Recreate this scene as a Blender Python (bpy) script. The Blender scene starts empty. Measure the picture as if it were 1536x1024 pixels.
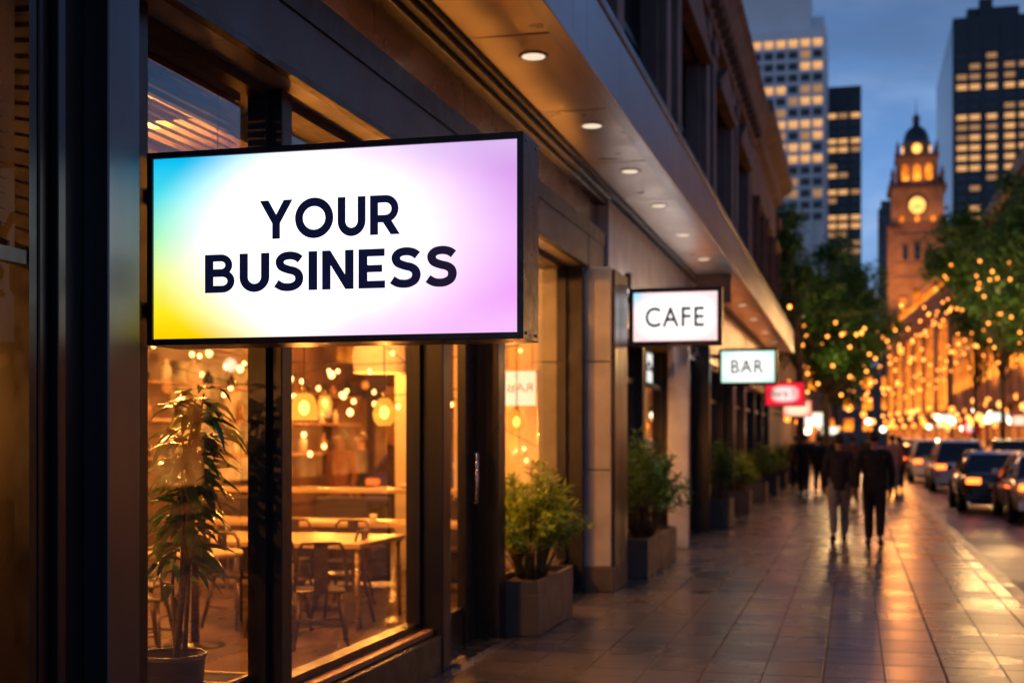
import bpy, bmesh, math, random
from mathutils import Vector, Matrix, Euler
from mathutils.geometry import tessellate_polygon
random.seed(7)
R = math.radians
S = bpy.context.scene
COL = S.collection
ORD = ['first', 'second', 'third', 'fourth', 'fifth', 'sixth', 'seventh', 'eighth', 'ninth', 'tenth',
       'eleventh', 'twelfth', 'thirteenth', 'fourteenth', 'fifteenth', 'sixteenth', 'seventeenth',
       'eighteenth', 'nineteenth', 'twentieth']

# ------------------------------------------------------------------ render settings
S.render.engine = 'CYCLES'
S.view_settings.view_transform = 'Standard'
S.view_settings.look = 'None'
S.view_settings.exposure = 0
S.view_settings.gamma = 1
cy = S.cycles
cy.use_denoising = True
try:
    cy.denoiser = 'OPENIMAGEDENOISE'
    cy.denoising_input_passes = 'RGB_ALBEDO_NORMAL'
except Exception:
    pass
cy.max_bounces = 7
cy.diffuse_bounces = 3
cy.glossy_bounces = 4
cy.transmission_bounces = 4
cy.transparent_max_bounces = 12
cy.sample_clamp_indirect = 4.0
cy.sample_clamp_direct = 0.0
cy.caustics_reflective = False
cy.caustics_refractive = False
cy.use_light_tree = True

# ------------------------------------------------------------------ materials
def newmat(name):
    m = bpy.data.materials.new(name)
    m.use_nodes = True
    nt = m.node_tree
    for n in list(nt.nodes):
        nt.nodes.remove(n)
    out = nt.nodes.new('ShaderNodeOutputMaterial')
    return m, nt, out

def N(nt, t, **kw):
    n = nt.nodes.new(t)
    for k, v in kw.items():
        setattr(n, k, v)
    return n

def mixcol(nt, fac, a, b, blend='MIX'):
    n = nt.nodes.new('ShaderNodeMix')
    n.data_type = 'RGBA'
    n.blend_type = blend
    for sock, v in ((n.inputs[0], fac), (n.inputs[6], a), (n.inputs[7], b)):
        if hasattr(v, 'links'):
            nt.links.new(v, sock)
        elif isinstance(v, (tuple, list)):
            sock.default_value = (*v[:3], 1)
        else:
            sock.default_value = v
    return n.outputs[2]

def mathn(nt, op, a, b=None, clamp=False):
    n = nt.nodes.new('ShaderNodeMath')
    n.operation = op
    n.use_clamp = clamp
    for i, v in enumerate((a, b)):
        if v is None:
            continue
        if hasattr(v, 'links'):
            nt.links.new(v, n.inputs[i])
        else:
            n.inputs[i].default_value = v
    return n.outputs[0]

def mapr(nt, v, a, b, c=0.0, d=1.0, smooth=False):
    n = nt.nodes.new('ShaderNodeMapRange')
    n.interpolation_type = 'SMOOTHSTEP' if smooth else 'LINEAR'
    nt.links.new(v, n.inputs[0])
    n.inputs[1].default_value = a
    n.inputs[2].default_value = b
    n.inputs[3].default_value = c
    n.inputs[4].default_value = d
    return n.outputs[0]

def noise(nt, scale, detail=4, rough=0.55, vec=None, stretch=None):
    tc = nt.nodes.new('ShaderNodeTexCoord')
    v = vec or tc.outputs['Object']
    if stretch:
        mp = nt.nodes.new('ShaderNodeMapping')
        mp.inputs['Scale'].default_value = stretch
        nt.links.new(v, mp.inputs[0])
        v = mp.outputs[0]
    n = nt.nodes.new('ShaderNodeTexNoise')
    n.inputs['Scale'].default_value = scale
    n.inputs['Detail'].default_value = detail
    n.inputs['Roughness'].default_value = rough
    nt.links.new(v, n.inputs['Vector'])
    return n.outputs['Fac']

def pbr(name, col, rough=0.5, metal=0.0, var=0.25, nscale=6.0, rvar=0.12, bump=0.0, bscale=40.0,
        stretch=None, coat=0.0, spec=0.5, emit=None, estr=0.0, sss=0.0):
    m, nt, out = newmat(name)
    p = N(nt, 'ShaderNodeBsdfPrincipled')
    f = noise(nt, nscale, stretch=stretch)
    lo = tuple(c * (1 - var) for c in col)
    hi = tuple(min(1, c * (1 + var)) for c in col)
    f2 = mapr(nt, f, 0.3, 0.7)
    nt.links.new(mixcol(nt, f2, lo, hi), p.inputs['Base Color'])
    nt.links.new(mapr(nt, noise(nt, nscale * 1.7, stretch=stretch), 0.3, 0.7, max(0.02, rough - rvar), min(1, rough + rvar)), p.inputs['Roughness'])
    p.inputs['Metallic'].default_value = metal
    p.inputs['Coat Weight'].default_value = coat
    p.inputs['Specular IOR Level'].default_value = spec
    if emit:
        p.inputs['Emission Color'].default_value = (*emit, 1)
        p.inputs['Emission Strength'].default_value = estr
    if bump:
        b = N(nt, 'ShaderNodeBump')
        b.inputs['Strength'].default_value = bump
        b.inputs['Distance'].default_value = 0.01
        nt.links.new(noise(nt, bscale, 5), b.inputs['Height'])
        nt.links.new(b.outputs[0], p.inputs['Normal'])
    nt.links.new(p.outputs[0], out.inputs[0])
    return m

def emitmat(name, col, strength, var=0.0, nscale=3.0, sample=True):
    m, nt, out = newmat(name)
    e = N(nt, 'ShaderNodeEmission')
    e.inputs['Color'].default_value = (*col, 1)
    if var:
        nt.links.new(mapr(nt, noise(nt, nscale, 3), 0.3, 0.7, strength * (1 - var), strength * (1 + var)), e.inputs['Strength'])
    else:
        e.inputs['Strength'].default_value = strength
    nt.links.new(e.outputs[0], out.inputs[0])
    if not sample:
        try:
            m.cycles.emission_sampling = 'NONE'
        except Exception:
            pass
    return m

def glassmat(name, tint=(0.93, 0.95, 0.95), ior=1.55, boost=1.0, dirt=0.02):
    m, nt, out = newmat(name)
    tr = N(nt, 'ShaderNodeBsdfTransparent')
    tr.inputs[0].default_value = (*tint, 1)
    gl = N(nt, 'ShaderNodeBsdfGlossy')
    gl.inputs['Roughness'].default_value = 0.015
    fr = N(nt, 'ShaderNodeFresnel')
    fr.inputs['IOR'].default_value = ior
    fac = mathn(nt, 'MULTIPLY', fr.outputs[0], boost, True)
    mx = N(nt, 'ShaderNodeMixShader')
    nt.links.new(fac, mx.inputs[0])
    nt.links.new(tr.outputs[0], mx.inputs[1])
    nt.links.new(gl.outputs[0], mx.inputs[2])
    df = N(nt, 'ShaderNodeBsdfDiffuse')
    df.inputs[0].default_value = (0.6, 0.6, 0.6, 1)
    mx2 = N(nt, 'ShaderNodeMixShader')
    nt.links.new(mapr(nt, noise(nt, 3.0, 6), 0.45, 0.75, 0.0, dirt), mx2.inputs[0])
    nt.links.new(mx.outputs[0], mx2.inputs[1])
    nt.links.new(df.outputs[0], mx2.inputs[2])
    nt.links.new(mx2.outputs[0], out.inputs[0])
    return m

def leafmat(name, dark, light, rough=0.4, trans=0.25):
    m, nt, out = newmat(name)
    g = N(nt, 'ShaderNodeNewGeometry')
    p = N(nt, 'ShaderNodeBsdfPrincipled')
    r = mapr(nt, g.outputs['Random Per Island'], 0, 1)
    c = mixcol(nt, r, dark, light)
    nt.links.new(c, p.inputs['Base Color'])
    p.inputs['Roughness'].default_value = rough
    t = N(nt, 'ShaderNodeBsdfTranslucent')
    nt.links.new(c, t.inputs[0])
    mx = N(nt, 'ShaderNodeMixShader')
    mx.inputs[0].default_value = trans
    nt.links.new(p.outputs[0], mx.inputs[1])
    nt.links.new(t.outputs[0], mx.inputs[2])
    nt.links.new(mx.outputs[0], out.inputs[0])
    return m

M = {}
M['bronze'] = pbr('dark_bronze_metal', (0.011, 0.010, 0.011), 0.34, 0.3, 0.35, 3.0, 0.08, stretch=(1, 1, 0.3))
M['black'] = pbr('black_metal', (0.012, 0.012, 0.014), 0.38, 0.3, 0.3, 4.0, 0.1)
M['fin'] = pbr('blue_grey_metal', (0.095, 0.105, 0.125), 0.36, 0.9, 0.15, 2.0, 0.06, stretch=(1, 1, 0.2))
M['beam'] = pbr('charcoal_panel', (0.055, 0.055, 0.068), 0.42, 0.4, 0.15, 1.5, 0.06)
M['lintel'] = pbr('brushed_lintel', (0.50, 0.53, 0.57), 0.40, 0.25, 0.2, 2.5, 0.1, bump=0.05)
M['copper'] = pbr('copper_toned_panel', (0.17, 0.11, 0.09), 0.28, 0.8, 0.25, 1.2, 0.1)
M['case'] = pbr('sign_case_paint', (0.022, 0.024, 0.034), 0.34, 0.35, 0.2, 8.0, 0.1, bump=0.02, bscale=120)
M['steel'] = pbr('satin_steel', (0.55, 0.53, 0.50), 0.25, 1.0, 0.1, 8.0, 0.08)
M['stone'] = pbr('limestone_cladding', (0.31, 0.32, 0.345), 0.35, 0, 0.22, 2.3, 0.12, bump=0.06, bscale=30)
M['brownstone'] = pbr('brown_stone_render', (0.15, 0.118, 0.118), 0.8, 0, 0.3, 1.4, 0.1, bump=0.35, bscale=14, stretch=(1, 1, 0.5))
M['terracotta'] = pbr('red_brown_stone', (0.15, 0.075, 0.055), 0.8, 0, 0.35, 1.8, 0.1, bump=0.35, bscale=12)
M['oldglass'] = pbr('dark_window_glass', (0.012, 0.014, 0.018), 0.12, 0, 0.3, 0.8, 0.06)
M['planter'] = pbr('charcoal_fibre_cement', (0.050, 0.047, 0.050), 0.5, 0, 0.25, 3.0, 0.1, bump=0.1, bscale=50)
M['soil'] = pbr('dark_soil', (0.03, 0.02, 0.013), 0.95, 0, 0.5, 30, 0.03, bump=0.8, bscale=60)
M['glass'] = glassmat('window_glass', boost=1.9)
M['glass_clear'] = glassmat('low_reflection_glass', boost=0.12, dirt=0.0)
M['tabletop'] = pbr('pale_wood_top', (0.52, 0.36, 0.20), 0.35, 0, 0.18, 3.0, 0.1, stretch=(1, 8, 1), coat=0.1)
M['brass'] = pbr('warm_metal_leg', (0.55, 0.40, 0.22), 0.35, 0.8, 0.1, 5)
M['chair'] = pbr('gunmetal_chair', (0.085, 0.06, 0.045), 0.35, 0.7, 0.3, 6)
M['upholstery'] = pbr('dark_upholstery', (0.045, 0.03, 0.026), 0.75, 0, 0.3, 9, bump=0.15, bscale=90)
M['cream'] = pbr('cream_plaster', (0.70, 0.60, 0.44), 0.8, 0, 0.1, 1.0, bump=0.05)
M['brownwall'] = pbr('brown_wall', (0.075, 0.035, 0.016), 0.6, 0, 0.6, 1.3, bump=0.1)
M['ceil'] = pbr('cafe_ceiling', (0.10, 0.055, 0.03), 0.7, 0, 0.35, 1.2)
M['wood'] = pbr('oak_board', (0.30, 0.16, 0.075), 0.45, 0, 0.3, 3.0, stretch=(6, 1, 6), bump=0.1)
M['slat'] = pbr('blind_slat', (0.055, 0.028, 0.015), 0.42, 0.1, 0.3, 2.0, stretch=(1, 0.3, 1))
M['white'] = pbr('white_ceramic', (0.75, 0.70, 0.62), 0.3, 0, 0.06, 5)
M['wovenlamp'] = pbr('amber_lamp_shade', (0.75, 0.42, 0.10), 0.6, 0, 0.2, 40, emit=(1.0, 0.50, 0.07), estr=0.85)
M['fabriclamp'] = pbr('linen_lamp_shade', (0.75, 0.55, 0.32), 0.8, 0, 0.1, 20, emit=(1.0, 0.55, 0.20), estr=0.32)
M['bulb'] = emitmat('warm_bulb', (1.0, 0.72, 0.34), 14.0)
M['fairy'] = emitmat('festoon_bulb', (1.0, 0.27, 0.04), 6.5, sample=False)
M['lampglobe'] = emitmat('lamp_globe', (1.0, 0.36, 0.07), 4.0, sample=False)
M['lampwhite'] = emitmat('cool_lamp_globe', (1.0, 0.72, 0.48), 6.0, sample=False)
M['down'] = emitmat('downlight_lens', (1.0, 0.80, 0.58), 1.0)
M['strip_warm'] = emitmat('warm_led_strip', (1.0, 0.36, 0.055), 14.0)
M['strip_white'] = emitmat('white_led_strip', (1.0, 0.84, 0.78), 24.0)
M['strip_amber'] = emitmat('amber_led_strip', (1.0, 0.27, 0.06), 15.0)
M['wire'] = pbr('black_cable', (0.01, 0.01, 0.01), 0.6)
M['bark'] = pbr('tree_bark', (0.06, 0.042, 0.03), 0.9, 0, 0.4, 8, bump=0.5, stretch=(1, 1, 0.2))
M['plantstem'] = pbr('plant_stem', (0.10, 0.075, 0.035), 0.7, 0, 0.4, 10)
M['leaf_indoor'] = leafmat('glossy_indoor_leaf', (0.016, 0.055, 0.016), (0.07, 0.19, 0.04), 0.26, 0.3)
M['leaf_bush'] = leafmat('feathery_bush_leaf', (0.09, 0.20, 0.02), (0.48, 0.62, 0.07), 0.38, 0.45)
M['leaf_shrub'] = leafmat('shrub_leaf', (0.03, 0.11, 0.018), (0.16, 0.30, 0.045), 0.45, 0.35)
M['leaf_tree'] = leafmat('street_tree_leaf', (0.025, 0.085, 0.022), (0.10, 0.24, 0.05), 0.5, 0.4)
M['rubber'] = pbr('tyre_rubber', (0.012, 0.012, 0.012), 0.75)
M['carglass'] = pbr('car_window_glass', (0.01, 0.013, 0.02), 0.06, 0, 0.1, 1, 0.02, spec=0.9)
M['chrome'] = pbr('chrome', (0.6, 0.6, 0.6), 0.15, 1.0, 0.05)
M['paint_black'] = pbr('black_car_paint', (0.012, 0.011, 0.012), 0.3, 0.2, 0.1, 2, 0.05, coat=1.0)
M['paint_silver'] = pbr('silver_car_paint', (0.60, 0.57, 0.56), 0.32, 0.6, 0.06, 2, 0.05, coat=1.0)
M['paint_white'] = pbr('white_car_paint', (0.78, 0.76, 0.75), 0.32, 0.0, 0.05, 2, 0.05, coat=1.0)
M['paint_red'] = pbr('dark_red_car_paint', (0.16, 0.02, 0.018), 0.3, 0.2, 0.1, 2, 0.05, coat=1.0)
M['paint_blue'] = pbr('grey_blue_car_paint', (0.09, 0.11, 0.15), 0.3, 0.4, 0.1, 2, 0.05, coat=1.0)
M['tail'] = emitmat('tail_light', (1.0, 0.13, 0.018), 6.0)
M['head'] = emitmat('head_light', (1.0, 0.80, 0.55), 14.0, sample=False)
M['plate'] = pbr('number_plate_white', (0.6, 0.58, 0.5), 0.5)
M['skin'] = pbr('skin', (0.28, 0.15, 0.10), 0.5, 0, 0.1, 12)
M['hair'] = pbr('dark_hair', (0.018, 0.012, 0.01), 0.5, 0, 0.3, 30)
M['navy'] = pbr('navy_jacket', (0.014, 0.014, 0.022), 0.85, 0, 0.3, 12, bump=0.2, bscale=60)
M['blackcloth'] = pbr('black_cloth', (0.009, 0.008, 0.010), 0.85, 0, 0.3, 12, bump=0.2, bscale=60)
M['jeans'] = pbr('grey_jeans', (0.19, 0.185, 0.21), 0.85, 0, 0.25, 10, bump=0.2, bscale=60)
M['pinkcloth'] = pbr('pale_pink_shirt', (0.48, 0.24, 0.22), 0.85, 0, 0.2, 10)
M['browncloth'] = pbr('rust_brown_top', (0.16, 0.06, 0.03), 0.85, 0, 0.2, 10)
M['shoe'] = pbr('dark_shoe', (0.012, 0.01, 0.009), 0.5)

# ------------------------------------------------------------------ mesh helpers
def bx(bm, x0, x1, y0, y1, z0, z1, bev=0.0):
    x0, x1 = sorted((x0, x1)); y0, y1 = sorted((y0, y1)); z0, z1 = sorted((z0, z1))
    r = bmesh.ops.create_cube(bm, size=1.0)
    vs = r['verts']
    for v in vs:
        v.co = Vector(((x0 + x1) / 2 + v.co.x * (x1 - x0), (y0 + y1) / 2 + v.co.y * (y1 - y0), (z0 + z1) / 2 + v.co.z * (z1 - z0)))
    if bev:
        es = list({e for v in vs for e in v.link_edges})
        bmesh.ops.bevel(bm, geom=es, offset=bev, segments=2, affect='EDGES', profile=0.5)

def BM():
    return bmesh.new()

def boxbm(*a, **k):
    bm = BM(); bx(bm, *a, **k); return bm

def tube(bm, pts, rad, seg=8, cap=True):
    pts = [Vector(p) for p in pts]
    n = len(pts)
    rads = rad if isinstance(rad, (list, tuple)) else [rad] * n
    rings = []
    prev = None
    for i, p in enumerate(pts):
        t = (pts[min(i + 1, n - 1)] - pts[max(i - 1, 0)])
        if t.length < 1e-9:
            t = Vector((0, 0, 1))
        t.normalize()
        if prev is None:
            a = Vector((0, 0, 1)) if abs(t.z) < 0.9 else Vector((1, 0, 0))
            u = t.cross(a).normalized()
        else:
            u = prev - t * prev.dot(t)
            if u.length < 1e-6:
                u = t.orthogonal()
            u.normalize()
        prev = u
        w = t.cross(u)
        rings.append([bm.verts.new(p + (u * math.cos(2 * math.pi * k / seg) + w * math.sin(2 * math.pi * k / seg)) * rads[i]) for k in range(seg)])
    for i in range(n - 1):
        for k in range(seg):
            bm.faces.new((rings[i][k], rings[i][(k + 1) % seg], rings[i + 1][(k + 1) % seg], rings[i + 1][k])).smooth = True
    if cap:
        bm.faces.new(rings[0][::-1]); bm.faces.new(rings[-1])

def lathe(bm, prof, c=(0, 0, 0), seg=24, axis='Z', smooth=True, sq=False):
    rings = []
    for (r, z) in prof:
        ring = []
        for k in range(seg):
            a = 2 * math.pi * (k + (0.5 if sq else 0)) / seg
            rr = r / math.cos(math.pi / seg) if sq else r
            p = (rr * math.cos(a), rr * math.sin(a), z)
            if axis == 'Y': p = (p[0], p[2], p[1])
            if axis == 'X': p = (p[2], p[0], p[1])
            ring.append(bm.verts.new((c[0] + p[0], c[1] + p[1], c[2] + p[2])))
        rings.append(ring)
    for i in range(len(rings) - 1):
        for k in range(seg):
            try:
                bm.faces.new((rings[i][k], rings[i][(k + 1) % seg], rings[i + 1][(k + 1) % seg], rings[i + 1][k])).smooth = smooth
            except ValueError:
                pass
    bm.faces.new(rings[0][::-1]); bm.faces.new(rings[-1])

def ball(bm, c, r, u=12, v=8, sc=(1, 1, 1)):
    res = bmesh.ops.create_uvsphere(bm, u_segments=u, v_segments=v, radius=r)
    for w in res['verts']:
        w.co = Vector((c[0] + w.co.x * sc[0], c[1] + w.co.y * sc[1], c[2] + w.co.z * sc[2]))
        for f in w.link_faces:
            f.smooth = True

def prism(bm, poly, d0, d1, axis='X'):
    """poly: list of (a,b); extruded from d0 to d1 along axis. axis X: (y,z); Y: (x,z); Z: (x,y)"""
    def P(a, b, d):
        return {'X': (d, a, b), 'Y': (a, d, b), 'Z': (a, b, d)}[axis]
    v0 = [bm.verts.new(P(a, b, d0)) for a, b in poly]
    v1 = [bm.verts.new(P(a, b, d1)) for a, b in poly]
    bm.faces.new(v0[::-1]); bm.faces.new(v1)
    n = len(poly)
    for i in range(n):
        bm.faces.new((v0[i], v0[(i + 1) % n], v1[(i + 1) % n], v1[i]))

def mesh_of(name, bm, recalc=True):
    if recalc:
        bmesh.ops.recalc_face_normals(bm, faces=bm.faces)
    me = bpy.data.meshes.new(name)
    bm.to_mesh(me); bm.free()
    return me

def obj(name, bm, mat, parent=None, recalc=True):
    me = bm if isinstance(bm, bpy.types.Mesh) else mesh_of(name, bm, recalc)
    o = bpy.data.objects.new(name, me)
    COL.objects.link(o)
    if mat:
        me.materials.clear()
        me.materials.append(M[mat] if isinstance(mat, str) else mat)
    if parent:
        o.parent = parent
    return o

def tag(o, label, cat, group=None, kind=None):
    o['label'] = label; o['category'] = cat
    if group: o['group'] = group
    if kind: o['kind'] = kind
    return o

def thing(name, label, cat, loc=(0, 0, 0), rz=0.0, group=None):
    o = bpy.data.objects.new(name, None)
    COL.objects.link(o)
    o.location = loc; o.rotation_euler = (0, 0, rz)
    o.empty_display_size = 0.2
    return tag(o, label, cat, group)

def struct(name, bm, mat):
    o = obj(name, bm, mat)
    o['kind'] = 'structure'
    return o

def dup(root, loc, rz, label, group=None, scale=None):
    r = root.copy(); COL.objects.link(r)
    r.location = loc; r.rotation_euler = (0, 0, rz); r['label'] = label
    if scale: r.scale = scale
    if group: r['group'] = group
    for ch in list(root.children):
        c = ch.copy(); COL.objects.link(c); c.parent = r
        for g in list(ch.children):
            d = g.copy(); COL.objects.link(d); d.parent = c
    return r

def setmat(o, mat):
    o.material_slots[0].link = 'OBJECT'
    o.material_slots[0].material = M[mat] if isinstance(mat, str) else mat

def point(name, loc, power, col=(1, 0.6, 0.28), rad=0.06, parent=None):
    l = bpy.data.lights.new(name, 'POINT')
    l.energy = power; l.color = col; l.shadow_soft_size = rad
    o = bpy.data.objects.new(name, l); COL.objects.link(o); o.location = loc
    if parent: o.parent = parent
    return o

def spot(name, loc, target, power, col=(1, 0.6, 0.28), size=60, blend=0.6, rad=0.05, parent=None):
    l = bpy.data.lights.new(name, 'SPOT')
    l.energy = power; l.color = col; l.shadow_soft_size = rad; l.spot_size = R(size); l.spot_blend = blend
    o = bpy.data.objects.new(name, l); COL.objects.link(o); o.location = loc
    o.rotation_euler = (Vector(target) - Vector(loc)).to_track_quat('-Z', 'Y').to_euler()
    return o

def leaf(bm, base, direction, length, width, droop=0.3, segs=3, up=Vector((0, 0, 1))):
    d = Vector(direction).normalized()
    side = d.cross(up)
    if side.length < 1e-3: side = Vector((1, 0, 0))
    side.normalize()
    side = Matrix.Rotation(random.uniform(-0.8, 0.8), 3, d) @ side
    L = []; p = Vector(base); dd = d.copy()
    prof = {2: [0.35, 1.0, 0.05], 3: [0.25, 1.0, 0.75, 0.04], 4: [0.2, 0.85, 1.0, 0.6, 0.03]}[segs]
    rows = []
    for i in range(segs + 1):
        w = width * 0.5 * prof[i]
        rows.append((bm.verts.new(p - side * w), bm.verts.new(p + side * w)))
        dd = (dd + Vector((0, 0, -droop / segs))).normalized()
        p = p + dd * (length / segs)
    for i in range(segs):
        f = bm.faces.new((rows[i][0], rows[i][1], rows[i + 1][1], rows[i + 1][0]))
        f.smooth = True

def text_mesh(body, w, h, offset=0.0, spacing=1.0, res=6, extrude=0.004):
    cu = bpy.data.curves.new('lettering', 'FONT')
    cu.body = body; cu.size = 1.0; cu.offset = offset; cu.extrude = 0.0; cu.space_character = spacing
    cu.resolution_u = res
    t = bpy.data.objects.new('t', cu); COL.objects.link(t)
    dg = bpy.context.evaluated_depsgraph_get()
    me = bpy.data.meshes.new_from_object(t.evaluated_get(dg))
    bpy.data.objects.remove(t); bpy.data.curves.remove(cu)
    xs = [v.co.x for v in me.vertices]; ys = [v.co.y for v in me.vertices]
    x0, x1, y0, y1 = min(xs), max(xs), min(ys), max(ys)
    for v in me.vertices:   # into the XZ plane, centred, facing -Y
        v.co = Vector(((v.co.x - (x0 + x1) / 2) * w / (x1 - x0), 0, (v.co.y - (y0 + y1) / 2) * h / (y1 - y0)))
    me.materials.clear()
    return me


def bold_text(body, w, h, gap=0.12):
    """geometric bold capitals drawn as flat outlines, in the XZ plane facing -Y"""
    bm = BM(); HW = 0.108
    lay = [0]
    def poly(pts, ox):
        lay[0] += 1
        vs = [bm.verts.new((ox + x, -0.0004 * (lay[0] % 3), z)) for x, z in pts]
        for tri in tessellate_polygon([[Vector((x, z, 0)) for x, z in pts]]):
            bm.faces.new([vs[i] for i in tri])
    def ribbon(pts, ox, hw=HW):
        lay[0] += 1
        P = [Vector((x, z)) for x, z in pts]; rows = []
        for i, p in enumerate(P):
            t = (P[min(i + 1, len(P) - 1)] - P[max(i - 1, 0)]).normalized(); n = Vector((-t.y, t.x))
            rows.append([bm.verts.new((ox + q.x, -0.0004 * (lay[0] % 3), q.y)) for q in (p - n * hw, p + n * hw)])
        for a, b in zip(rows, rows[1:]):
            bm.faces.new((a[0], b[0], b[1], a[1]))
    def arc(cx, cz, rx, rz, a0, a1, n=20):
        return [(cx + rx * math.cos(R(a0 + (a1 - a0) * i / n)), cz + rz * math.sin(R(a0 + (a1 - a0) * i / n))) for i in range(n + 1)]
    def spline(K, n=8):
        out = []
        K2 = [K[0]] + K + [K[-1]]
        for i in range(1, len(K2) - 2):
            p0, p1, p2, p3 = [Vector(q) for q in K2[i - 1:i + 3]]
            for j in range(n):
                t = j / n
                out.append(tuple(0.5 * ((2 * p1) + (p2 - p0) * t + (2 * p0 - 5 * p1 + 4 * p2 - p3) * t * t + (3 * p1 - p0 - 3 * p2 + p3) * t ** 3)))
        out.append(K[-1]); return out
    x = 0.0
    for ch_ in body:
        if ch_ == 'Y':
            poly([(0, 1), (.25, 1), (.465, .63), (.68, 1), (.93, 1), (.575, .40), (.575, 0), (.355, 0), (.355, .40)], x); wd = .93; x -= 0.05
        elif ch_ == 'I':
            poly([(0, 0), (.222, 0), (.222, 1), (0, 1)], x); wd = .222
        elif ch_ == 'E':
            poly([(0, 0), (.65, 0), (.65, .19), (.22, .19), (.22, .408), (.58, .408), (.58, .592), (.22, .592), (.22, .81), (.64, .81), (.64, 1), (0, 1)], x); wd = .65
        elif ch_ == 'N':
            poly([(0, 0), (.212, 0), (.212, .62), (.575, 0), (.78, 0), (.78, 1), (.568, 1), (.568, .38), (.205, 1), (0, 1)], x); wd = .78
        elif ch_ == 'O':
            ribbon(arc(.53, .5, .422, .41, 0, 180, 30), x, .111); ribbon(arc(.53, .5, .422, .41, 177, 363, 32), x, .111); wd = 1.06
        elif ch_ == 'U':
            ribbon([(.11, 1), (.11, .7)] + arc(.385, .385, .275, .285, 180, 360, 28) + [(.66, .7), (.66, 1)], x); wd = .77
        elif ch_ == 'R':
            poly([(0, 0), (.22, 0), (.22, 1), (0, 1)], x)
            ribbon([(.15, .905), (.40, .905)] + arc(.42, .655, .255, .25, 90, -90, 24) + [(.40, .405), (.15, .405)], x, .095)
            poly([(.33, .34), (.55, .40), (.81, 0), (.56, 0)], x); wd = .80
        elif ch_ == 'B':
            poly([(0, 0), (.22, 0), (.22, 1), (0, 1)], x)
            ribbon([(.15, .908), (.40, .908)] + arc(.42, .717, .20, .191, 90, -90, 20) + [(.40, .526), (.15, .526)], x, .092)
            ribbon([(.15, .506), (.44, .506)] + arc(.45, .299, .225, .207, 90, -90, 20) + [(.44, .092), (.15, .092)], x, .092); wd = .775
        elif ch_ == 'S':
            ribbon(spline([(.66, .80), (.55, .876), (.40, .908), (.24, .883), (.150, .80), (.143, .71), (.20, .615), (.36, .545), (.50, .505), (.60, .43), (.632, .31), (.59, .185), (.47, .110), (.34, .092), (.19, .115), (.05, .20)]), x, .104); wd = .74
        x += wd + gap
    me = mesh_of('lettering', bm, False)
    xs = [v.co.x for v in me.vertices]; a, b = min(xs), max(xs)
    for v in me.vertices:
        v.co = Vector(((v.co.x - (a + b) / 2) * w / (b - a), v.co.y, (v.co.z - 0.5) * h))
    return me

# ------------------------------------------------------------------ camera
cam = bpy.data.cameras.new('camera')
cam.sensor_width = 36; cam.lens = 46.875
cam.shift_y = 143 / 1536
cam.clip_end = 5000; cam.clip_start = 0.05
cam.dof.use_dof = True
cam.dof.focus_distance = 5.35
cam.dof.aperture_fstop = 2.1
cam.dof.aperture_blades = 0
co = bpy.data.objects.new('camera', cam); COL.objects.link(co)
co.location = (0, 0, 1.65)
co.rotation_euler = (R(90), 0, R(14.36))
S.camera = co

# ------------------------------------------------------------------ world: dusk sky
SUN_EL, SUN_ROT = 1.0, 200.0
W = bpy.data.worlds.new('World'); S.world = W; W.use_nodes = True
nt = W.node_tree
for n in list(nt.nodes): nt.nodes.remove(n)
wo = N(nt, 'ShaderNodeOutputWorld'); bg = N(nt, 'ShaderNodeBackground')
sky = N(nt, 'ShaderNodeTexSky'); sky.sky_type = 'NISHITA'; sky.sun_disc = False
sky.sun_elevation = R(SUN_EL); sky.sun_rotation = R(SUN_ROT); sky.air_density = 1.0; sky.dust_density = 0.3; sky.ozone_density = 4.0
tc = N(nt, 'ShaderNodeTexCoord')
sep = N(nt, 'ShaderNodeSeparateXYZ'); nt.links.new(tc.outputs['Generated'], sep.inputs[0])
hz = mapr(nt, sep.outputs[2], 0.0, 0.42, 1.0, 0.0, True)
tint = mixcol(nt, 1.0, sky.outputs[0], (0.62, 1.0, 1.75), 'MULTIPLY')
mp = N(nt, 'ShaderNodeMapping'); mp.inputs['Scale'].default_value = (1.0, 1.0, 2.6)
nt.links.new(tc.outputs['Generated'], mp.inputs[0])
cl = N(nt, 'ShaderNodeTexNoise'); cl.inputs['Scale'].default_value = 5.5; cl.inputs['Detail'].default_value = 6; cl.inputs['Roughness'].default_value = 0.55
nt.links.new(mp.outputs[0], cl.inputs['Vector'])
cf = mapr(nt, cl.outputs['Fac'], 0.36, 0.64, 0.0, 1.0, True)
blue = mixcol(nt, hz, (0.040, 0.105, 0.26), (0.20, 0.40, 0.76))
cloud = mixcol(nt, hz, (0.17, 0.26, 0.42), (0.40, 0.56, 0.86))
dusk = mixcol(nt, mathn(nt, 'MULTIPLY', cf, 0.8), blue, cloud)
mp2 = N(nt, 'ShaderNodeMapping'); mp2.inputs['Scale'].default_value = (1.0, 1.0, 3.2); mp2.inputs['Location'].default_value = (3.1, 1.7, 0.4)
nt.links.new(tc.outputs['Generated'], mp2.inputs[0])
cl2 = N(nt, 'ShaderNodeTexNoise'); cl2.inputs['Scale'].default_value = 3.6; cl2.inputs['Detail'].default_value = 5
nt.links.new(mp2.outputs[0], cl2.inputs['Vector'])
dusk = mixcol(nt, mapr(nt, cl2.outputs['Fac'], 0.42, 0.66, 0.0, 0.7, True), dusk, mixcol(nt, hz, (0.055, 0.09, 0.16), (0.17, 0.28, 0.46)))
tot = mixcol(nt, 1.0, mixcol(nt, 1.0, tint, (0.03, 0.03, 0.03), 'MULTIPLY'), dusk, 'ADD')
ydir = mapr(nt, sep.outputs[1], -0.5, 0.85, 0.75, 1.0, True)
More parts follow.
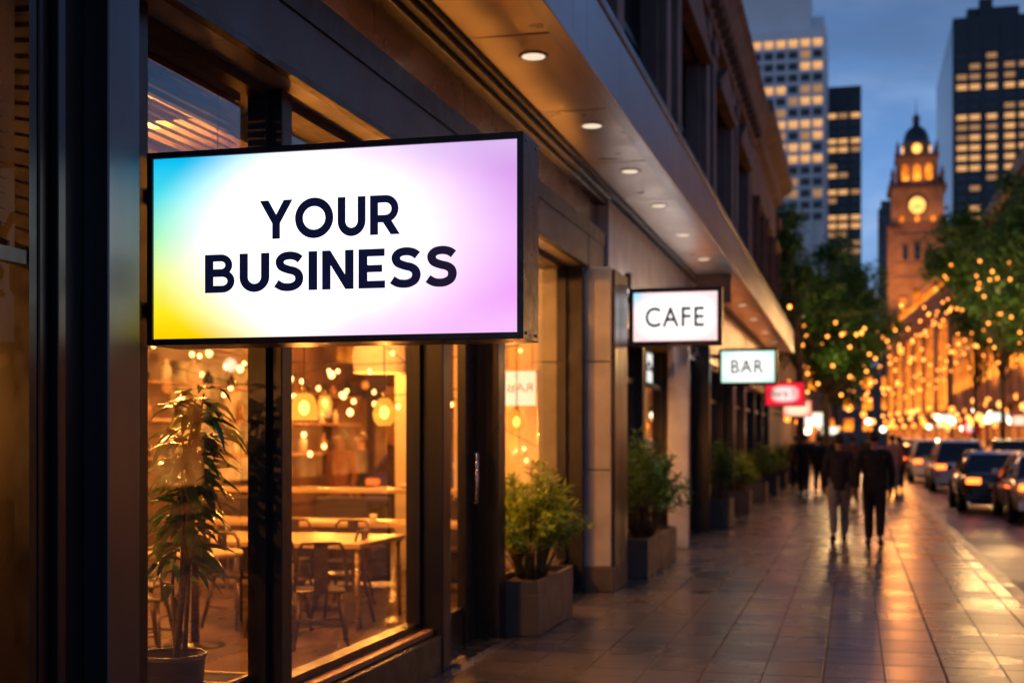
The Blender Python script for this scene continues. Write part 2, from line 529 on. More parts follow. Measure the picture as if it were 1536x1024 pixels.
up_ = mapr(nt, sep.outputs[2], 0.38, 0.85, 1.0, 0.45, True)
dim = mathn(nt, 'MULTIPLY', ydir, up_)
nt.links.new(tot, bg.inputs[0]); nt.links.new(mathn(nt, 'MULTIPLY', dim, 1.15), bg.inputs[1])
WORLD_BG = bg
nt.links.new(bg.outputs[0], wo.inputs[0])
sl = bpy.data.lights.new('sun', 'SUN'); sl.energy = 0.04; sl.angle = R(30); sl.color = (1, 0.85, 0.75)
so = bpy.data.objects.new('sun', sl); COL.objects.link(so)
so.rotation_euler = (R(88), 0, R(-SUN_ROT + 180))

# ------------------------------------------------------------------ setting: ground, pavement, road
def paving_mat():
    m, nt, out = newmat('stone_paving')
    tc = N(nt, 'ShaderNodeTexCoord')
    mp = N(nt, 'ShaderNodeMapping'); mp.inputs['Rotation'].default_value = (0, 0, R(90)); mp.inputs['Location'].default_value = (0.11, 0.2, 0)
    nt.links.new(tc.outputs['Object'], mp.inputs[0])
    br = N(nt, 'ShaderNodeTexBrick')
    br.offset = 0.0; br.squash = 1.0
    br.inputs['Color1'].default_value = (0.05, 0.05, 0.05, 1); br.inputs['Color2'].default_value = (0.95, 0.95, 0.95, 1)
    br.inputs['Mortar'].default_value = (0, 0, 0, 1)
    br.inputs['Scale'].default_value = 1.0
    br.inputs['Mortar Size'].default_value = 0.010; br.inputs['Mortar Smooth'].default_value = 0.3
    br.inputs['Brick Width'].default_value = 0.62; br.inputs['Row Height'].default_value = 0.82
    nt.links.new(mp.outputs[0], br.inputs['Vector'])
    br2 = N(nt, 'ShaderNodeTexBrick'); br2.offset = 0.5
    for k in ('Color1', 'Color2', 'Mortar'):
        br2.inputs[k].default_value = br.inputs[k].default_value
    br2.inputs['Scale'].default_value = 1.0; br2.inputs['Mortar Size'].default_value = 0.006
    br2.inputs['Brick Width'].default_value = 0.31 * 2; br2.inputs['Row Height'].default_value = 0.41
    nt.links.new(mp.outputs[0], br2.inputs['Vector'])
    p = N(nt, 'ShaderNodeBsdfPrincipled')
    n1 = noise(nt, 1.3, 6); n2 = noise(nt, 22, 5)
    base = mixcol(nt, br.outputs['Color'], (0.085, 0.080, 0.083), (0.135, 0.125, 0.128))
    base = mixcol(nt, 0.35, base, mixcol(nt, br2.outputs['Color'], (0.075, 0.07, 0.072), (0.14, 0.13, 0.13)))
    base = mixcol(nt, mapr(nt, n1, 0.3, 0.75, 0, 0.35), base, (0.065, 0.060, 0.064))
    base = mixcol(nt, mapr(nt, n2, 0.35, 0.65, 0.0, 0.25), base, (0.18, 0.17, 0.17))
    jm = mathn(nt, 'MAXIMUM', br.outputs['Fac'], mathn(nt, 'MULTIPLY', br2.outputs['Fac'], 0.75))
    base = mixcol(nt, jm, base, (0.018, 0.016, 0.016))
    base = mixcol(nt, 1.0, base, (0.50, 0.52, 0.68), 'MULTIPLY')
    nt.links.new(base, p.inputs['Base Color'])
    ro = mapr(nt, noise(nt, 0.9, 2), 0.25, 0.75, 0.21, 0.34)
    ro = mathn(nt, 'ADD', ro, mapr(nt, br2.outputs['Color'], 0, 1, -0.02, 0.03))
    ro = mathn(nt, 'ADD', ro, mathn(nt, 'MULTIPLY', jm, 0.5))
    nt.links.new(ro, p.inputs['Roughness'])
    p.inputs['Specular IOR Level'].default_value = 0.6
    b = N(nt, 'ShaderNodeBump'); b.inputs['Strength'].default_value = 0.4; b.inputs['Distance'].default_value = 0.01
    h = mathn(nt, 'SUBTRACT', mathn(nt, 'MULTIPLY', n2, 0.14), jm)
    h = mathn(nt, 'ADD', h, mathn(nt, 'MULTIPLY', noise(nt, 3.0, 1), 0.12))
    nt.links.new(h, b.inputs['Height']); nt.links.new(b.outputs[0], p.inputs['Normal'])
    nt.links.new(p.outputs[0], out.inputs[0])
    return m

def asphalt_mat():
    m, nt, out = newmat('damp_asphalt')
    p = N(nt, 'ShaderNodeBsdfPrincipled')
    n1 = noise(nt, 0.35, 5); n2 = noise(nt, 90, 3)
    c = mixcol(nt, n2, (0.025, 0.025, 0.028), (0.065, 0.062, 0.064))
    nt.links.new(c, p.inputs['Base Color'])
    nt.links.new(mapr(nt, n1, 0.35, 0.65, 0.24, 0.50), p.inputs['Roughness'])
    p.inputs['Specular IOR Level'].default_value = 0.7
    b = N(nt, 'ShaderNodeBump'); b.inputs['Strength'].default_value = 0.25; b.inputs['Distance'].default_value = 0.01
    nt.links.new(n2, b.inputs['Height']); nt.links.new(b.outputs[0], p.inputs['Normal'])
    nt.links.new(p.outputs[0], out.inputs[0])
    return m

M['paving'] = paving_mat()
M['asphalt'] = asphalt_mat()
M['kerb'] = pbr('granite_kerb', (0.22, 0.20, 0.20), 0.35, 0, 0.2, 3, 0.1, bump=0.1)
M['earth'] = pbr('city_ground', (0.05, 0.05, 0.05), 0.8, 0, 0.3, 0.1)
M['paint'] = pbr('worn_white_road_paint', (0.6, 0.58, 0.52), 0.5, 0, 0.25, 5)
M['floor'] = pbr('cafe_floor_boards', (0.11, 0.066, 0.04), 0.30, 0, 0.10, 1.2, 0.05, stretch=(5, 1, 1))

struct('ground', boxbm(-900, 900, -300, 1500, -1.2, -0.135), 'earth')
struct('pavement', boxbm(-2.96, 1.60, -8, 98, -0.13, 0.0), 'paving')
struct('kerb', boxbm(1.603, 1.76, -8, 98, -0.13, 0.003, bev=0.015), 'kerb')
struct('road', boxbm(1.763, 7.80, -8, 260, -0.131, -0.12), 'asphalt')
struct('side_street', boxbm(-60, 1.76, 98.2, 108, -0.131, -0.12), 'asphalt')
bm = BM(); bx(bm, 7.803, 7.95, -8, 260, -0.13, 0.003, bev=0.015)
struct('far_kerb', bm, 'kerb')
struct('far_pavement', boxbm(7.953, 10.5, -8, 260, -0.13, 0.0), 'paving')
bm = BM()
for k in range(26):
    bx(bm, 4.68, 4.80, 6 + k * 8, 9 + k * 8, -0.119, -0.116)
struct('lane_marking', bm, 'paint')
struct('shop_floor', boxbm(-9.2, -2.965, 1.0, 24.3, -0.13, 0.012), 'floor')

# ------------------------------------------------------------------ nearest shopfront
shop = thing('corner_shopfront', 'dark metal framed glass shopfront with lit interior beneath the big gradient sign', 'shopfront', (-2.9, 4.6, 0))
def sp(name, bm, mat, parent=None):
    """part of the nearest shopfront, modelled in world coordinates"""
    o = obj(name, bm, mat, parent or shop)
    if (parent or shop) is shop:
        o.location = (2.9, -4.6, 0)
    return o

# corner column cluster
bm = BM(); bx(bm, -3.05, -2.87, 4.275, 5.05, 0, 4.9, bev=0.006); sp('column', bm, 'bronze')
bm = BM(); bx(bm, -2.868, -2.835, 4.34, 4.39, 0, 4.9, bev=0.004); sp('column_trim', bm, 'bronze')
bm = BM(); bx(bm, -2.872, -2.76, 4.56, 4.79, 0, 4.9, bev=0.006); sp('column_fin', bm, 'fin')

def window(y0, y1, z0, z1, x=-3.0, fr=0.045, transom=None, frame_mat='black', parent=shop, dep=0.05, glass='glass'):
    bm = BM()
    bx(bm, x - dep, x + dep, y0, y0 + fr, z0, z1)
    bx(bm, x - dep, x + dep, y1 - fr, y1, z0, z1)
    bx(bm, x - dep, x + dep, y0 + fr, y1 - fr, z0, z0 + fr)
    bx(bm, x - dep, x + dep, y0 + fr, y1 - fr, z1 - fr, z1)
    if transom:
        bx(bm, x - dep * 0.8, x + dep * 0.8, y0 + fr, y1 - fr, transom, transom + 0.05)
    w = obj('window', bm, frame_mat, parent)
    w.location = -Vector(parent.location)
    g = BM()
    vs = [g.verts.new(p) for p in ((x, y0 + fr, z0 + fr), (x, y1 - fr, z0 + fr), (x, y1 - fr, z1 - fr), (x, y0 + fr, z1 - fr))]
    g.faces.new(vs)
    obj('pane', g, glass, w)
    return w

window(0.9, 4.265, 0.30, 3.46, x=-2.905, dep=0.03, transom=2.27, glass='glass_clear')
window(5.07, 6.42, 0.30, 3.46)
window(6.56, 8.95, 0.30, 3.46)
window(10.66, 13.86, 0.30, 3.46)
# window sill (lit timber top) and dark plinth
bm = BM(); bx(bm, -3.1, -2.86, 5.07, 8.95, 0.262, 0.298, bev=0.004); sp('sill', bm, 'wood')
bm = BM(); bx(bm, -3.05, -2.80, 5.07, 8.95, 0, 0.258, bev=0.006); sp('plinth', bm, 'black')
bm = BM(); bx(bm, -3.1, -2.872, 0.9, 4.27, 0.0, 0.298, bev=0.004); sp('plinth', bm, 'black')
bm = BM(); bx(bm, -3.1, -2.86, 10.67, 13.86, 0.0, 0.298, bev=0.004); sp('plinth', bm, 'black')
bm = BM(); bx(bm, -3.06, -2.88, 6.425, 6.555, 0, 3.46, bev=0.006); sp('mullion', bm, 'black')
bm = BM(); bx(bm, -3.06, -2.79, 8.955, 9.14, 0, 3.46, bev=0.008); sp('door_post', bm, 'bronze')
bm = BM(); bx(bm, -3.06, -2.78, 10.42, 10.65, 0, 3.46, bev=0.008); sp('door_post', bm, 'bronze')
# door
bm = BM()
bx(bm, -3.02, -2.97, 9.15, 9.27, 0.03, 2.62); bx(bm, -3.02, -2.955, 10.06, 10.40, 0.03, 2.62)
bx(bm, -3.02, -2.97, 9.27, 10.06, 0.03, 0.31); bx(bm, -3.02, -2.97, 9.27, 10.06, 2.5, 2.62)
door = sp('door', bm, 'black')
g = BM(); g.faces.new([g.verts.new(p) for p in ((-2.995, 9.27, 0.31), (-2.995, 10.06, 0.31), (-2.995, 10.06, 2.5), (-2.995, 9.27, 2.5))])
obj('pane', g, 'glass', door)
bm = BM(); tube(bm, [(-2.955, 10.20, 1.13), (-2.90, 10.20, 1.13), (-2.90, 10.20, 1.52), (-2.955, 10.20, 1.52)], 0.013, 8)
obj('handle', bm, 'steel', door)
bm = BM(); bx(bm, -3.03, -2.95, 9.15, 10.40, 2.625, 2.70)
sp('door_header', bm, 'black')
window(9.15, 10.40, 2.705, 3.46)
bm = BM(); bx(bm, -3.3, -2.72, 9.15, 10.42, 0.0, 0.025); sp('threshold', bm, 'steel')
# jamb beside the stone pier, pier with base
bm = BM(); bx(bm, -3.03, -2.78, 13.87, 14.0, 0, 3.46, bev=0.006); sp('jamb', bm, 'black')
bm = BM(); bx(bm, -3.3, -2.5, 14.02, 14.9, 0.268, 1.295, bev=0.008); bx(bm, -3.3, -2.5, 14.02, 14.9, 1.303, 2.45, bev=0.008); bx(bm, -3.3, -2.5, 14.02, 14.9, 2.458, 3.46, bev=0.008)
pier = sp('stone_pier', bm, 'stone')
bm = BM(); bx(bm, -3.3, -2.47, 14.0, 14.92, 0, 0.264, bev=0.008); obj('pier_base', bm, 'planter', pier)
bm = BM(); bx(bm, -2.497, -2.465, 14.06, 14.88, 0.27, 3.44, bev=0.004); obj('pier_cover', bm, 'bronze', pier)
# lintel soffit, beam, clerestory band and trims
bm = BM()
for a, b in ((0.0, 3.2), (3.206, 5.6), (5.606, 8.0), (8.006, 11.0), (11.006, 13.99)):
    bx(bm, -2.955, -2.76, a, b, 3.47, 3.50, bev=0.003)
sp('lintel_soffit', bm, 'lintel')
bm = BM()
for a, b in ((-2.0, 4.2), (4.206, 9.4), (9.406, 14.0)):
    bx(bm, -2.90, -2.74, a, b, 3.502, 3.90, bev=0.005)
bx(bm, -2.90, -2.735, 14.003, 15.0, 3.47, 3.90, bev=0.005)
sp('beam', bm, 'beam')
bm = BM(); bx(bm, -3.30, -3.06, 0.96, 13.86, 3.445, 3.60); bx(bm, -3.32, -3.302, 0.96, 13.86, 3.30, 3.60); sp('ceiling_screen', bm, 'black')  # black header box added to hide the bright ceiling edge
bm = BM(); bx(bm, -2.78, -2.725, -2.0, 13.9, 3.462, 3.499, bev=0.003); sp('beam_trim', bm, 'black')
bm = BM()
yy = -2.0
while yy < 14.9:
    bx(bm, -2.95, -2.82, yy, min(yy + 1.92, 15.0), 3.905, 4.29, bev=0.003)
    yy += 1.93
sp('clerestory_panels', bm, 'copper')
bm = BM()
bx(bm, -2.95, -2.72, -2, 15.0, 4.293, 4.34, bev=0.006); bx(bm, -2.95, -2.66, -2, 15.0, 4.343, 4.39, bev=0.006)
sp('cornice_trim', bm, 'black')

# interior shell
wall = BM()
bx(wall, -9.2, -9.05, 1.0, 24.3, 0.012, 3.6)
bx(wall, -9.05, -5.5, 24.0, 24.3, 0.012, 3.6)
bx(wall, -9.05, -3.06, 0.8, 0.95, 0.012, 3.6)
sp('back_wall', wall, 'brownwall')
bm = BM(); bx(bm, -5.45, -3.06, 15.5, 15.62, 0.012, 3.6); bx(bm, -5.47, -5.32, 15.625, 24.0, 0.012, 3.6)
sp('side_wall', bm, 'cream')
bm = BM(); bx(bm, -3.62, -3.35, 15.25, 15.495, 0.012, 3.6, bev=0.01); bx(bm, -4.3, -4.285, 15.47, 15.496, 0.012, 3.6)
sp('wall_pilaster', bm, 'cream')
bm = BM(); bx(bm, -9.2, -3.06, 0.8, 24.3, 3.602, 3.7)
for k in range(6):
    bx(bm, -9.0, -3.3, 4 + k * 2.6, 4.16 + k * 2.6, 3.38, 3.6)
sp('interior_ceiling', bm, 'ceil')
bm = BM()
for k, (x0, x1, z0, z1) in enumerate(((-8.6, -7.7, 1.5, 2.6), (-7.4, -6.8, 1.7, 2.5), (-6.5, -5.8, 1.4, 2.7))):
    bx(bm, x0, x1, 23.95, 23.99, z0, z1)
art = sp('wall_art', bm, 'wood')
bm = BM()
for z in (1.35, 1.85, 2.35):
    bx(bm, -9.04, -8.75, 15.5, 23.0, z, z + 0.04)
sp('shelf', bm, 'wood')

# venetian blinds hanging inside
def blind(y0, y1, z0, z1, x, label, pitch=0.055, close=0.36):
    t = thing('venetian_blind', label, 'blind', (x, (y0 + y1) / 2, z0), 0, 'blinds inside the near shop windows')
    bm = BM(); z = z0 + 0.03
    while z < z1 - 0.05:
        hh = pitch * close
        vs = [bm.verts.new((a, b, c)) for a, b, c in ((-0.022, y0 - t.location.y, z - z0 + hh), (0.022, y0 - t.location.y, z - z0 - hh), (0.022, y1 - t.location.y, z - z0 - hh), (-0.022, y1 - t.location.y, z - z0 + hh))]
        bm.faces.new(vs)
        z += pitch
    obj('slats', bm, 'slat', t)
    bm = BM(); bx(bm, -0.035, 0.035, y0 - t.location.y, y1 - t.location.y, z1 - z0 - 0.05, z1 - z0); obj('head_rail', bm, 'slat', t)
    bm = BM(); bx(bm, -0.03, 0.03, y0 - t.location.y, y1 - t.location.y, 0, 0.02); obj('bottom_rail', bm, 'slat', t)
    bm = BM()
    for f in (0.15, 0.85):
        tube(bm, [(0, y0 + (y1 - y0) * f - t.location.y, 0), (0, y0 + (y1 - y0) * f - t.location.y, z1 - z0)], 0.003, 5)
    obj('cord', bm, 'slat', t)
blind(1.0, 4.22, 2.34, 3.44, -2.985, 'dark slatted blind half lowered in the leftmost window, edge of the photo', 0.055, 0.2)
blind(5.12, 6.36, 2.98, 3.44, -3.12, 'dark brown slatted blind rolled high above the corner of the big gradient sign', 0.042, 0.44)

# ------------------------------------------------------------------ the big gradient sign
def sign_face_mat(name, fn):
    m, nt, out = newmat(name)
    tc = N(nt, 'ShaderNodeTexCoord')
    sp_ = N(nt, 'ShaderNodeSeparateXYZ'); nt.links.new(tc.outputs['Generated'], sp_.inputs[0])
    e = N(nt, 'ShaderNodeEmission')
    fn(nt, sp_.outputs[0], sp_.outputs[2], e)
    nt.links.new(e.outputs[0], out.inputs[0])
    return m
def big_face(nt, u, v, e):
    cr = N(nt, 'ShaderNodeValToRGB'); nt.links.new(v, cr.inputs[0])
    el = cr.color_ramp.elements
    el[0].position = 0.0; el[0].color = (1.0, 0.62, 0.0, 1)
    el[1].position = 1.0; el[1].color = (0.0, 0.50, 0.88, 1)
    for p, c in ((0.14, (1.0, 0.82, 0.01, 1)), (0.36, (0.80, 0.92, 0.12, 1)), (0.58, (0.22, 0.84, 0.42, 1)), (0.80, (0.06, 0.72, 0.82, 1))):
        x = el.new(p); x.color = c
    bulge = mathn(nt, 'MULTIPLY', mathn(nt, 'POWER', mathn(nt, 'ABSOLUTE', mathn(nt, 'SUBTRACT', v, 0.52)), 2.0), 0.75)
    ul = mathn(nt, 'SUBTRACT', u, bulge)
    lf = mapr(nt, ul, -0.08, 0.32, 1.0, 0.0, True)
    right = mixcol(nt, mapr(nt, v, 0, 1), (0.86, 0.36, 0.92), (0.70, 0.34, 0.86))
    ur = mathn(nt, 'ADD', u, mathn(nt, 'MULTIPLY', bulge, 1.1))
    rf = mapr(nt, ur, 0.46, 1.12, 0.0, 1.0, True)
    c = mixcol(nt, rf, (1.55, 1.55, 1.55), right)
    pinkb = mathn(nt, 'MULTIPLY', mapr(nt, v, 0.0, 0.22, 0.55, 0.0, True), mapr(nt, u, 0.25, 0.6, 0, 1, True))
    c = mixcol(nt, pinkb, c, (0.95, 0.62, 0.93))
    lavt = mathn(nt, 'MULTIPLY', mapr(nt, v, 0.80, 1.0, 0.0, 0.45, True), mapr(nt, u, 0.15, 0.5, 0, 1, True))
    c = mixcol(nt, lavt, c, (0.80, 0.66, 0.95))
    c = mixcol(nt, lf, c, cr.outputs[0])
    nt.links.new(c, e.inputs[0]); nt.links.new(mapr(nt, noise(nt, 2.2, 3), 0.3, 0.7, 0.98, 1.09), e.inputs[1])
M['bigface'] = sign_face_mat('gradient_sign_face', big_face)
M['ink'] = pbr('dark_navy_letter', (0.075, 0.082, 0.27), 0.8, 0, 0.1, 5)

def make_sign(name, label, x0, x1, z0, z1, y, depth, face_mat, frame=0.025, casemat='case', bracket=None, group=None):
    cx, cz, w, h = (x0 + x1) / 2, (z0 + z1) / 2, x1 - x0, z1 - z0
    t = thing(name, label, 'sign', (cx, y, z0), 0, group)
    bm = BM()
    bx(bm, -w / 2, -w / 2 + frame, 0, depth, 0, h, bev=0.003); bx(bm, w / 2 - frame, w / 2, 0, depth, 0, h, bev=0.003)
    bx(bm, -w / 2 + frame, w / 2 - frame, 0, depth, 0, frame, bev=0.003); bx(bm, -w / 2 + frame, w / 2 - frame, 0, depth, h - frame, h, bev=0.003)
    bx(bm, -w / 2 + frame, w / 2 - frame, depth - 0.03, depth - 0.008, frame, h - frame)
    obj('case', bm, casemat, t)
    bm = BM(); bx(bm, -w / 2 + frame, w / 2 - frame, 0.012, 0.03, frame, h - frame); obj('light_panel', bm, face_mat, t)
    if bracket:
        bm = BM()
        for zz in bracket[1]:
            bx(bm, bracket[0] - cx, -w / 2 + 0.0, depth * 0.3, depth * 0.7, zz * h - 0.03, zz * h + 0.03, bev=0.004)
        obj('bracket', bm, 'black', t)
    return t, w, h

def letter(t, body, w, h, x, z, y=0.008, mat='ink', offset=0.0, spacing=1.0, label=None):
    me = text_mesh(body, w, h, offset, spacing)
    o = obj('lettering', me, mat, t)
    o.location = (x, y, z)
    return o

big, bw, bh = make_sign('shop_sign', 'large lightbox sign with rainbow gradient reading YOUR BUSINESS', -2.85, -1.235, 2.03, 2.83, 5.0, 0.26, 'bigface', 0.026, bracket=(-2.88, (0.2, 0.8)))
for body_, w_, z_, x_ in (('YOUR', 0.603, 0.502, 0.0), ('BUSINESS', 1.083, 0.290, -0.005)):
    o = obj('lettering', bold_text(body_, w_, 0.157), 'ink', big, recalc=False); o.location = (x_, 0.010, z_)
for zz in (0.02, bh - 0.03):
    for yy2 in (0.05, 0.21):
        bm = BM(); lathe(bm, [(0.006, 0), (0.006, 0.004), (0.002, 0.005)], (bw / 2, yy2, zz + 0.005), 8, axis='X'); obj('screw', bm, 'steel', big)

# ------------------------------------------------------------------ other projecting signs
def soft_face(edge, core, k=1.0, cyan=None):
    def fn(nt, u, v, e):
        du = mathn(nt, 'ABSOLUTE', mathn(nt, 'SUBTRACT', u, 0.5)); dv = mathn(nt, 'ABSOLUTE', mathn(nt, 'SUBTRACT', v, 0.5))
        r = mathn(nt, 'ADD', mathn(nt, 'POWER', mathn(nt, 'MULTIPLY', du, 2), 3), mathn(nt, 'POWER', mathn(nt, 'MULTIPLY', dv, 2), 3))
        c = mixcol(nt, mapr(nt, r, 0.25 * k, 1.15 if k >= 0.5 else 0.55, 0, 1, True), core, edge)
        if cyan:
            f = mathn(nt, 'MULTIPLY', mapr(nt, u, 0, 0.22, 1, 0, True), mapr(nt, v, 0.6, 1.0, 0, 1, True))
            c = mixcol(nt, f, c, cyan)
        nt.links.new(c, e.inputs[0]); e.inputs[1].default_value = 1.4
    return fn
M['cafeface'] = sign_face_mat('cafe_sign_face', soft_face((0.95, 0.62, 0.62), (1, 0.97, 0.95), 1.0, (0.25, 0.62, 0.80)))
M['barface'] = sign_face_mat('bar_sign_face', soft_face((0.55, 0.85, 0.70), (1, 1, 0.97), 1.5))
M['redface'] = sign_face_mat('red_sign_face', soft_face((0.72, 0.012, 0.03), (1.0, 0.66, 0.60), 0.02))
M['pinkface'] = sign_face_mat('salmon_sign_face', soft_face((0.95, 0.22, 0.13), (1.0, 0.66, 0.45), 0.6))
M['whiteface'] = sign_face_mat('white_sign_face', soft_face((1.0, 0.75, 0.35), (1, 0.95, 0.85)))
M['brownink'] = pbr('dark_brown_letter', (0.035, 0.015, 0.012), 0.5)
M['redink'] = pbr('dark_red_letter', (0.22, 0.03, 0.03), 0.5)

sg = 'lit signs projecting over the left pavement'
s, w, h = make_sign('cafe_sign', 'white lightbox sign reading CAFE in thin dark capitals', -2.57, -1.477, 2.72, 3.40, 15.6, 0.18, 'cafeface', 0.055, bracket=(-2.72, (0.82,)), group=sg)
letter(s, 'CAFE', 0.69, 0.235, -0.005, 0.335, mat='brownink', offset=0.012, spacing=1.12)
bm = BM(); bx(bm, -0.60, -0.53, 0.02, 0.12, h, h + 0.19, bev=0.004); obj('hanger', bm, 'black', s)
s, w, h = make_sign('bar_sign', 'white lightbox sign with pale green edge reading BAR', -2.43, -1.356, 2.61, 3.29, 25.0, 0.18, 'barface', 0.052, bracket=(-2.74, (0.3, 0.8)), group=sg)
letter(s, 'BAR', 0.60, 0.25, -0.01, 0.345, mat='brownink', offset=0.012, spacing=1.12)
s, w, h = make_sign('red_sign', 'red lightbox sign with glowing white centre and illegible red script', -2.40, -1.29, 2.50, 3.19, 37.8, 0.18, 'redface', 0.035, bracket=(-2.6, (0.5,)), casemat='redink', group=sg)
letter(s, 'Bare S', 0.72, 0.20, -0.06, 0.37, mat='redink', offset=0.0, spacing=0.9)
s, w, h = make_sign('salmon_sign', 'small salmon pink lightbox sign beyond and below the red one', -2.35, -1.36, 2.33, 2.92, 46.5, 0.18, 'pinkface', 0.03, bracket=(-2.6, (0.5,)), casemat='redink', group=sg)
s, w, h = make_sign('white_sign', 'overexposed white and yellow lightbox sign, farthest on the left pavement', -2.30, -1.05, 2.05, 2.75, 60.0, 0.18, 'whiteface', 0.03, bracket=(-2.6, (0.5,)), group=sg)
s, w, h = make_sign('white_sign', 'low glowing white box sign past the farthest left shops', -1.75, -0.75, 1.75, 2.25, 74.0, 0.18, 'whiteface', 0.03, bracket=(-3.0, (0.5,)), group=sg)

# ------------------------------------------------------------------ canopy
canopy = thing('canopy', 'long flat metal canopy with grey fascia and lit soffit above the left shops', 'canopy', (-2.3, 3, 4.4))
def cp(name, bm, mat, parent=None):
    o = obj(name, bm, mat, parent or canopy)
    if not parent: o.location = (2.3, -3, -4.4)
    return o
M['fascia'] = pbr('grey_fascia_metal', (0.30, 0.28, 0.31), 0.34, 0.75, 0.12, 0.8, 0.06, stretch=(1, 0.4, 1))
M['soffit'] = pbr('soffit_panel', (0.40, 0.33, 0.28), 0.34, 0.45, 0.12, 0.9, 0.08)
bm = BM(); y = -2.0; i = 0
ws = [1.45, 0.5, 1.45, 1.45]
while y < 45:
    wdt = ws[i % 4]; i += 1
    bx(bm, -2.0, -1.915, y, min(y + wdt, 45), 4.47, 5.02, bev=0.003)
    y += wdt + 0.008
cp('fascia', bm, 'fascia')
bm = BM(); bx(bm, -2.6, -1.895, -2, 45.01, 5.025, 5.11, bev=0.012); cp('fascia_cap', bm, 'fin')
bm = BM(); bx(bm, -2.02, -1.90, -2, 45.0, 4.415, 4.466, bev=0.006); cp('drip_edge', bm, 'fascia')
bm = BM(); y = -2.0
while y < 45:
    bx(bm, -2.62, -2.025, y, min(y + 2.175, 45), 4.44, 4.47, bev=0.005)
    y += 2.2
cp('soffit', bm, 'soffit')
bm = BM(); bx(bm, -2.70, -2.623, -2, 45, 4.395, 4.50); cp('soffit_trim', bm, 'black')
bm = BM(); bx(bm, -2.62, -2.03, 23.0, 23.12, 3.95, 4.437); cp('bulkhead', bm, 'terracotta')
bm = BM(); bx(bm, -2.60, -2.025, 44.9, 45.0, 4.471, 5.02); cp('end_panel', bm, 'fascia')
bm = BM(); bx(bm, -2.735, -2.725, -2, 14.99, 3.80, 3.955); bx(bm, -2.615, -2.605, 15.05, 44.8, 3.22, 3.36); cp('light_cove', bm, 'black')
bm = BM(); bx(bm, -2.785, -2.745, -1.5, 13.6, 3.903, 3.915); cp('led_strip', bm, 'strip_warm')
bm = BM(); bx(bm, -2.655, -2.62, 15.2, 22.8, 3.32, 3.332); cp('led_strip', bm, 'strip_white')
bm = BM(); bx(bm, -2.655, -2.62, 23.3, 44.5, 3.32, 3.332); cp('led_strip', bm, 'strip_amber')

def make_downlight():
    t = thing('downlight', '', 'downlight', (0, 0, 0), 0, 'downlights recessed in the canopy soffit')
    bm = BM(); lathe(bm, [(0.085, -0.006), (0.108, -0.010), (0.112, -0.004), (0.112, 0.0)], (0, 0, 0), 28); obj('trim_ring', bm, 'white', t)
    bm = BM(); lathe(bm, [(0.001, -0.012), (0.084, -0.0115), (0.084, -0.007)], (0, 0, 0), 28); obj('lens', bm, 'down', t)
    return t
dl = make_downlight()
dys = [9.5, 11.75, 13.86, 16.0, 18.4, 21.0, 25.0, 28.5, 32.0, 36.0, 40.0]
for k, y in enumerate(dys):
    lab = 'nearest recessed round downlight in the canopy soffit' if k == 0 else ORD[k] + ' recessed round downlight from the camera in the canopy soffit'
    if k == 0:
        dl.location = (-2.27, y, 4.439); dl['label'] = lab
    else:
        dup(dl, (-2.27, y, 4.439), 0, lab)
    if k < 9:
        spot('downlight_beam', (-2.27, y, 4.41), (-2.27, y, 0), 70 if k < 3 else 85, (1.0, 0.66, 0.42) if k < 3 or k > 5 else (1.0, 0.84, 0.72), 74, 0.8, 0.06)

# ------------------------------------------------------------------ upper building above the canopy
upper = thing('stone_building', 'dark brown stone facade with tall pedimented windows and red brown cornice above the canopy', 'building', (-2.9, 3, 5.1))
def up(name, bm, mat, parent=None):
    o = obj(name, bm, mat, parent or upper)
    if not parent: o.location = (2.9, -3, -5.1)
    return o
wys = [(3.0, 6.3), (9.2, 12.5), (15.0, 18.3), (20.2, 23.5), (25.4, 28.5), (30.3, 33.2)]
bm = BM()
prev = -2.0
for a, b in wys + [(34.8, 34.8)]:
    bx(bm, -3.4, -2.62, prev, a, 5.0, 9.35)
    if b > a:
        bx(bm, -3.4, -2.62, a, b, 8.25, 9.35); bx(bm, -3.4, -2.62, a, b, 5.0, 5.45)
    prev = b
up('wall', bm, 'brownstone')
prev = -2.0
for k, (a, b) in enumerate(wys):
    for yc in (a - 0.35, b + 0.35):
        bm = BM()
        bx(bm, -2.62, -2.50, yc - 0.22, yc + 0.22, 5.12, 9.0, bev=0.01)
        bx(bm, -2.62, -2.46, yc - 0.28, yc + 0.28, 8.75, 9.05, bev=0.01)
        up('pilaster', bm, 'brownstone')
for a, b in wys:
    bm = BM()
    bx(bm, -2.95, -2.85, a, a + 0.12, 5.45, 8.25); bx(bm, -2.95, -2.85, b - 0.12, b, 5.45, 8.25)
    bx(bm, -2.95, -2.85, a + 0.12, b - 0.12, 6.9, 7.0); bx(bm, -2.95, -2.85, (a + b) / 2 - 0.05, (a + b) / 2 + 0.05, 5.45, 6.9)
    bx(bm, -2.95, -2.85, (a + b) / 2 - 0.05, (a + b) / 2 + 0.05, 7.0, 8.25)
    w_ = up('window', bm, 'black')
    g = BM(); g.faces.new([g.verts.new(p) for p in ((-2.92, a, 5.45), (-2.92, b, 5.45), (-2.92, b, 8.25), (-2.92, a, 8.25))]); obj('pane', g, 'oldglass', w_)
    bm = BM(); bx(bm, -2.62, -2.44, a - 0.1, b + 0.1, 5.36, 5.46, bev=0.01); obj('sill', bm, 'terracotta', w_)
    bm = BM(); bx(bm, -2.62, -2.40, a - 0.15, b + 0.15, 8.2, 8.34, bev=0.01)
    prism(bm, [(a - 0.15, 8.34), (b + 0.15, 8.34), ((a + b) / 2, 9.0)], -2.62, -2.42, 'X')
    obj('pediment', bm, 'terracotta', w_)
bm = BM()
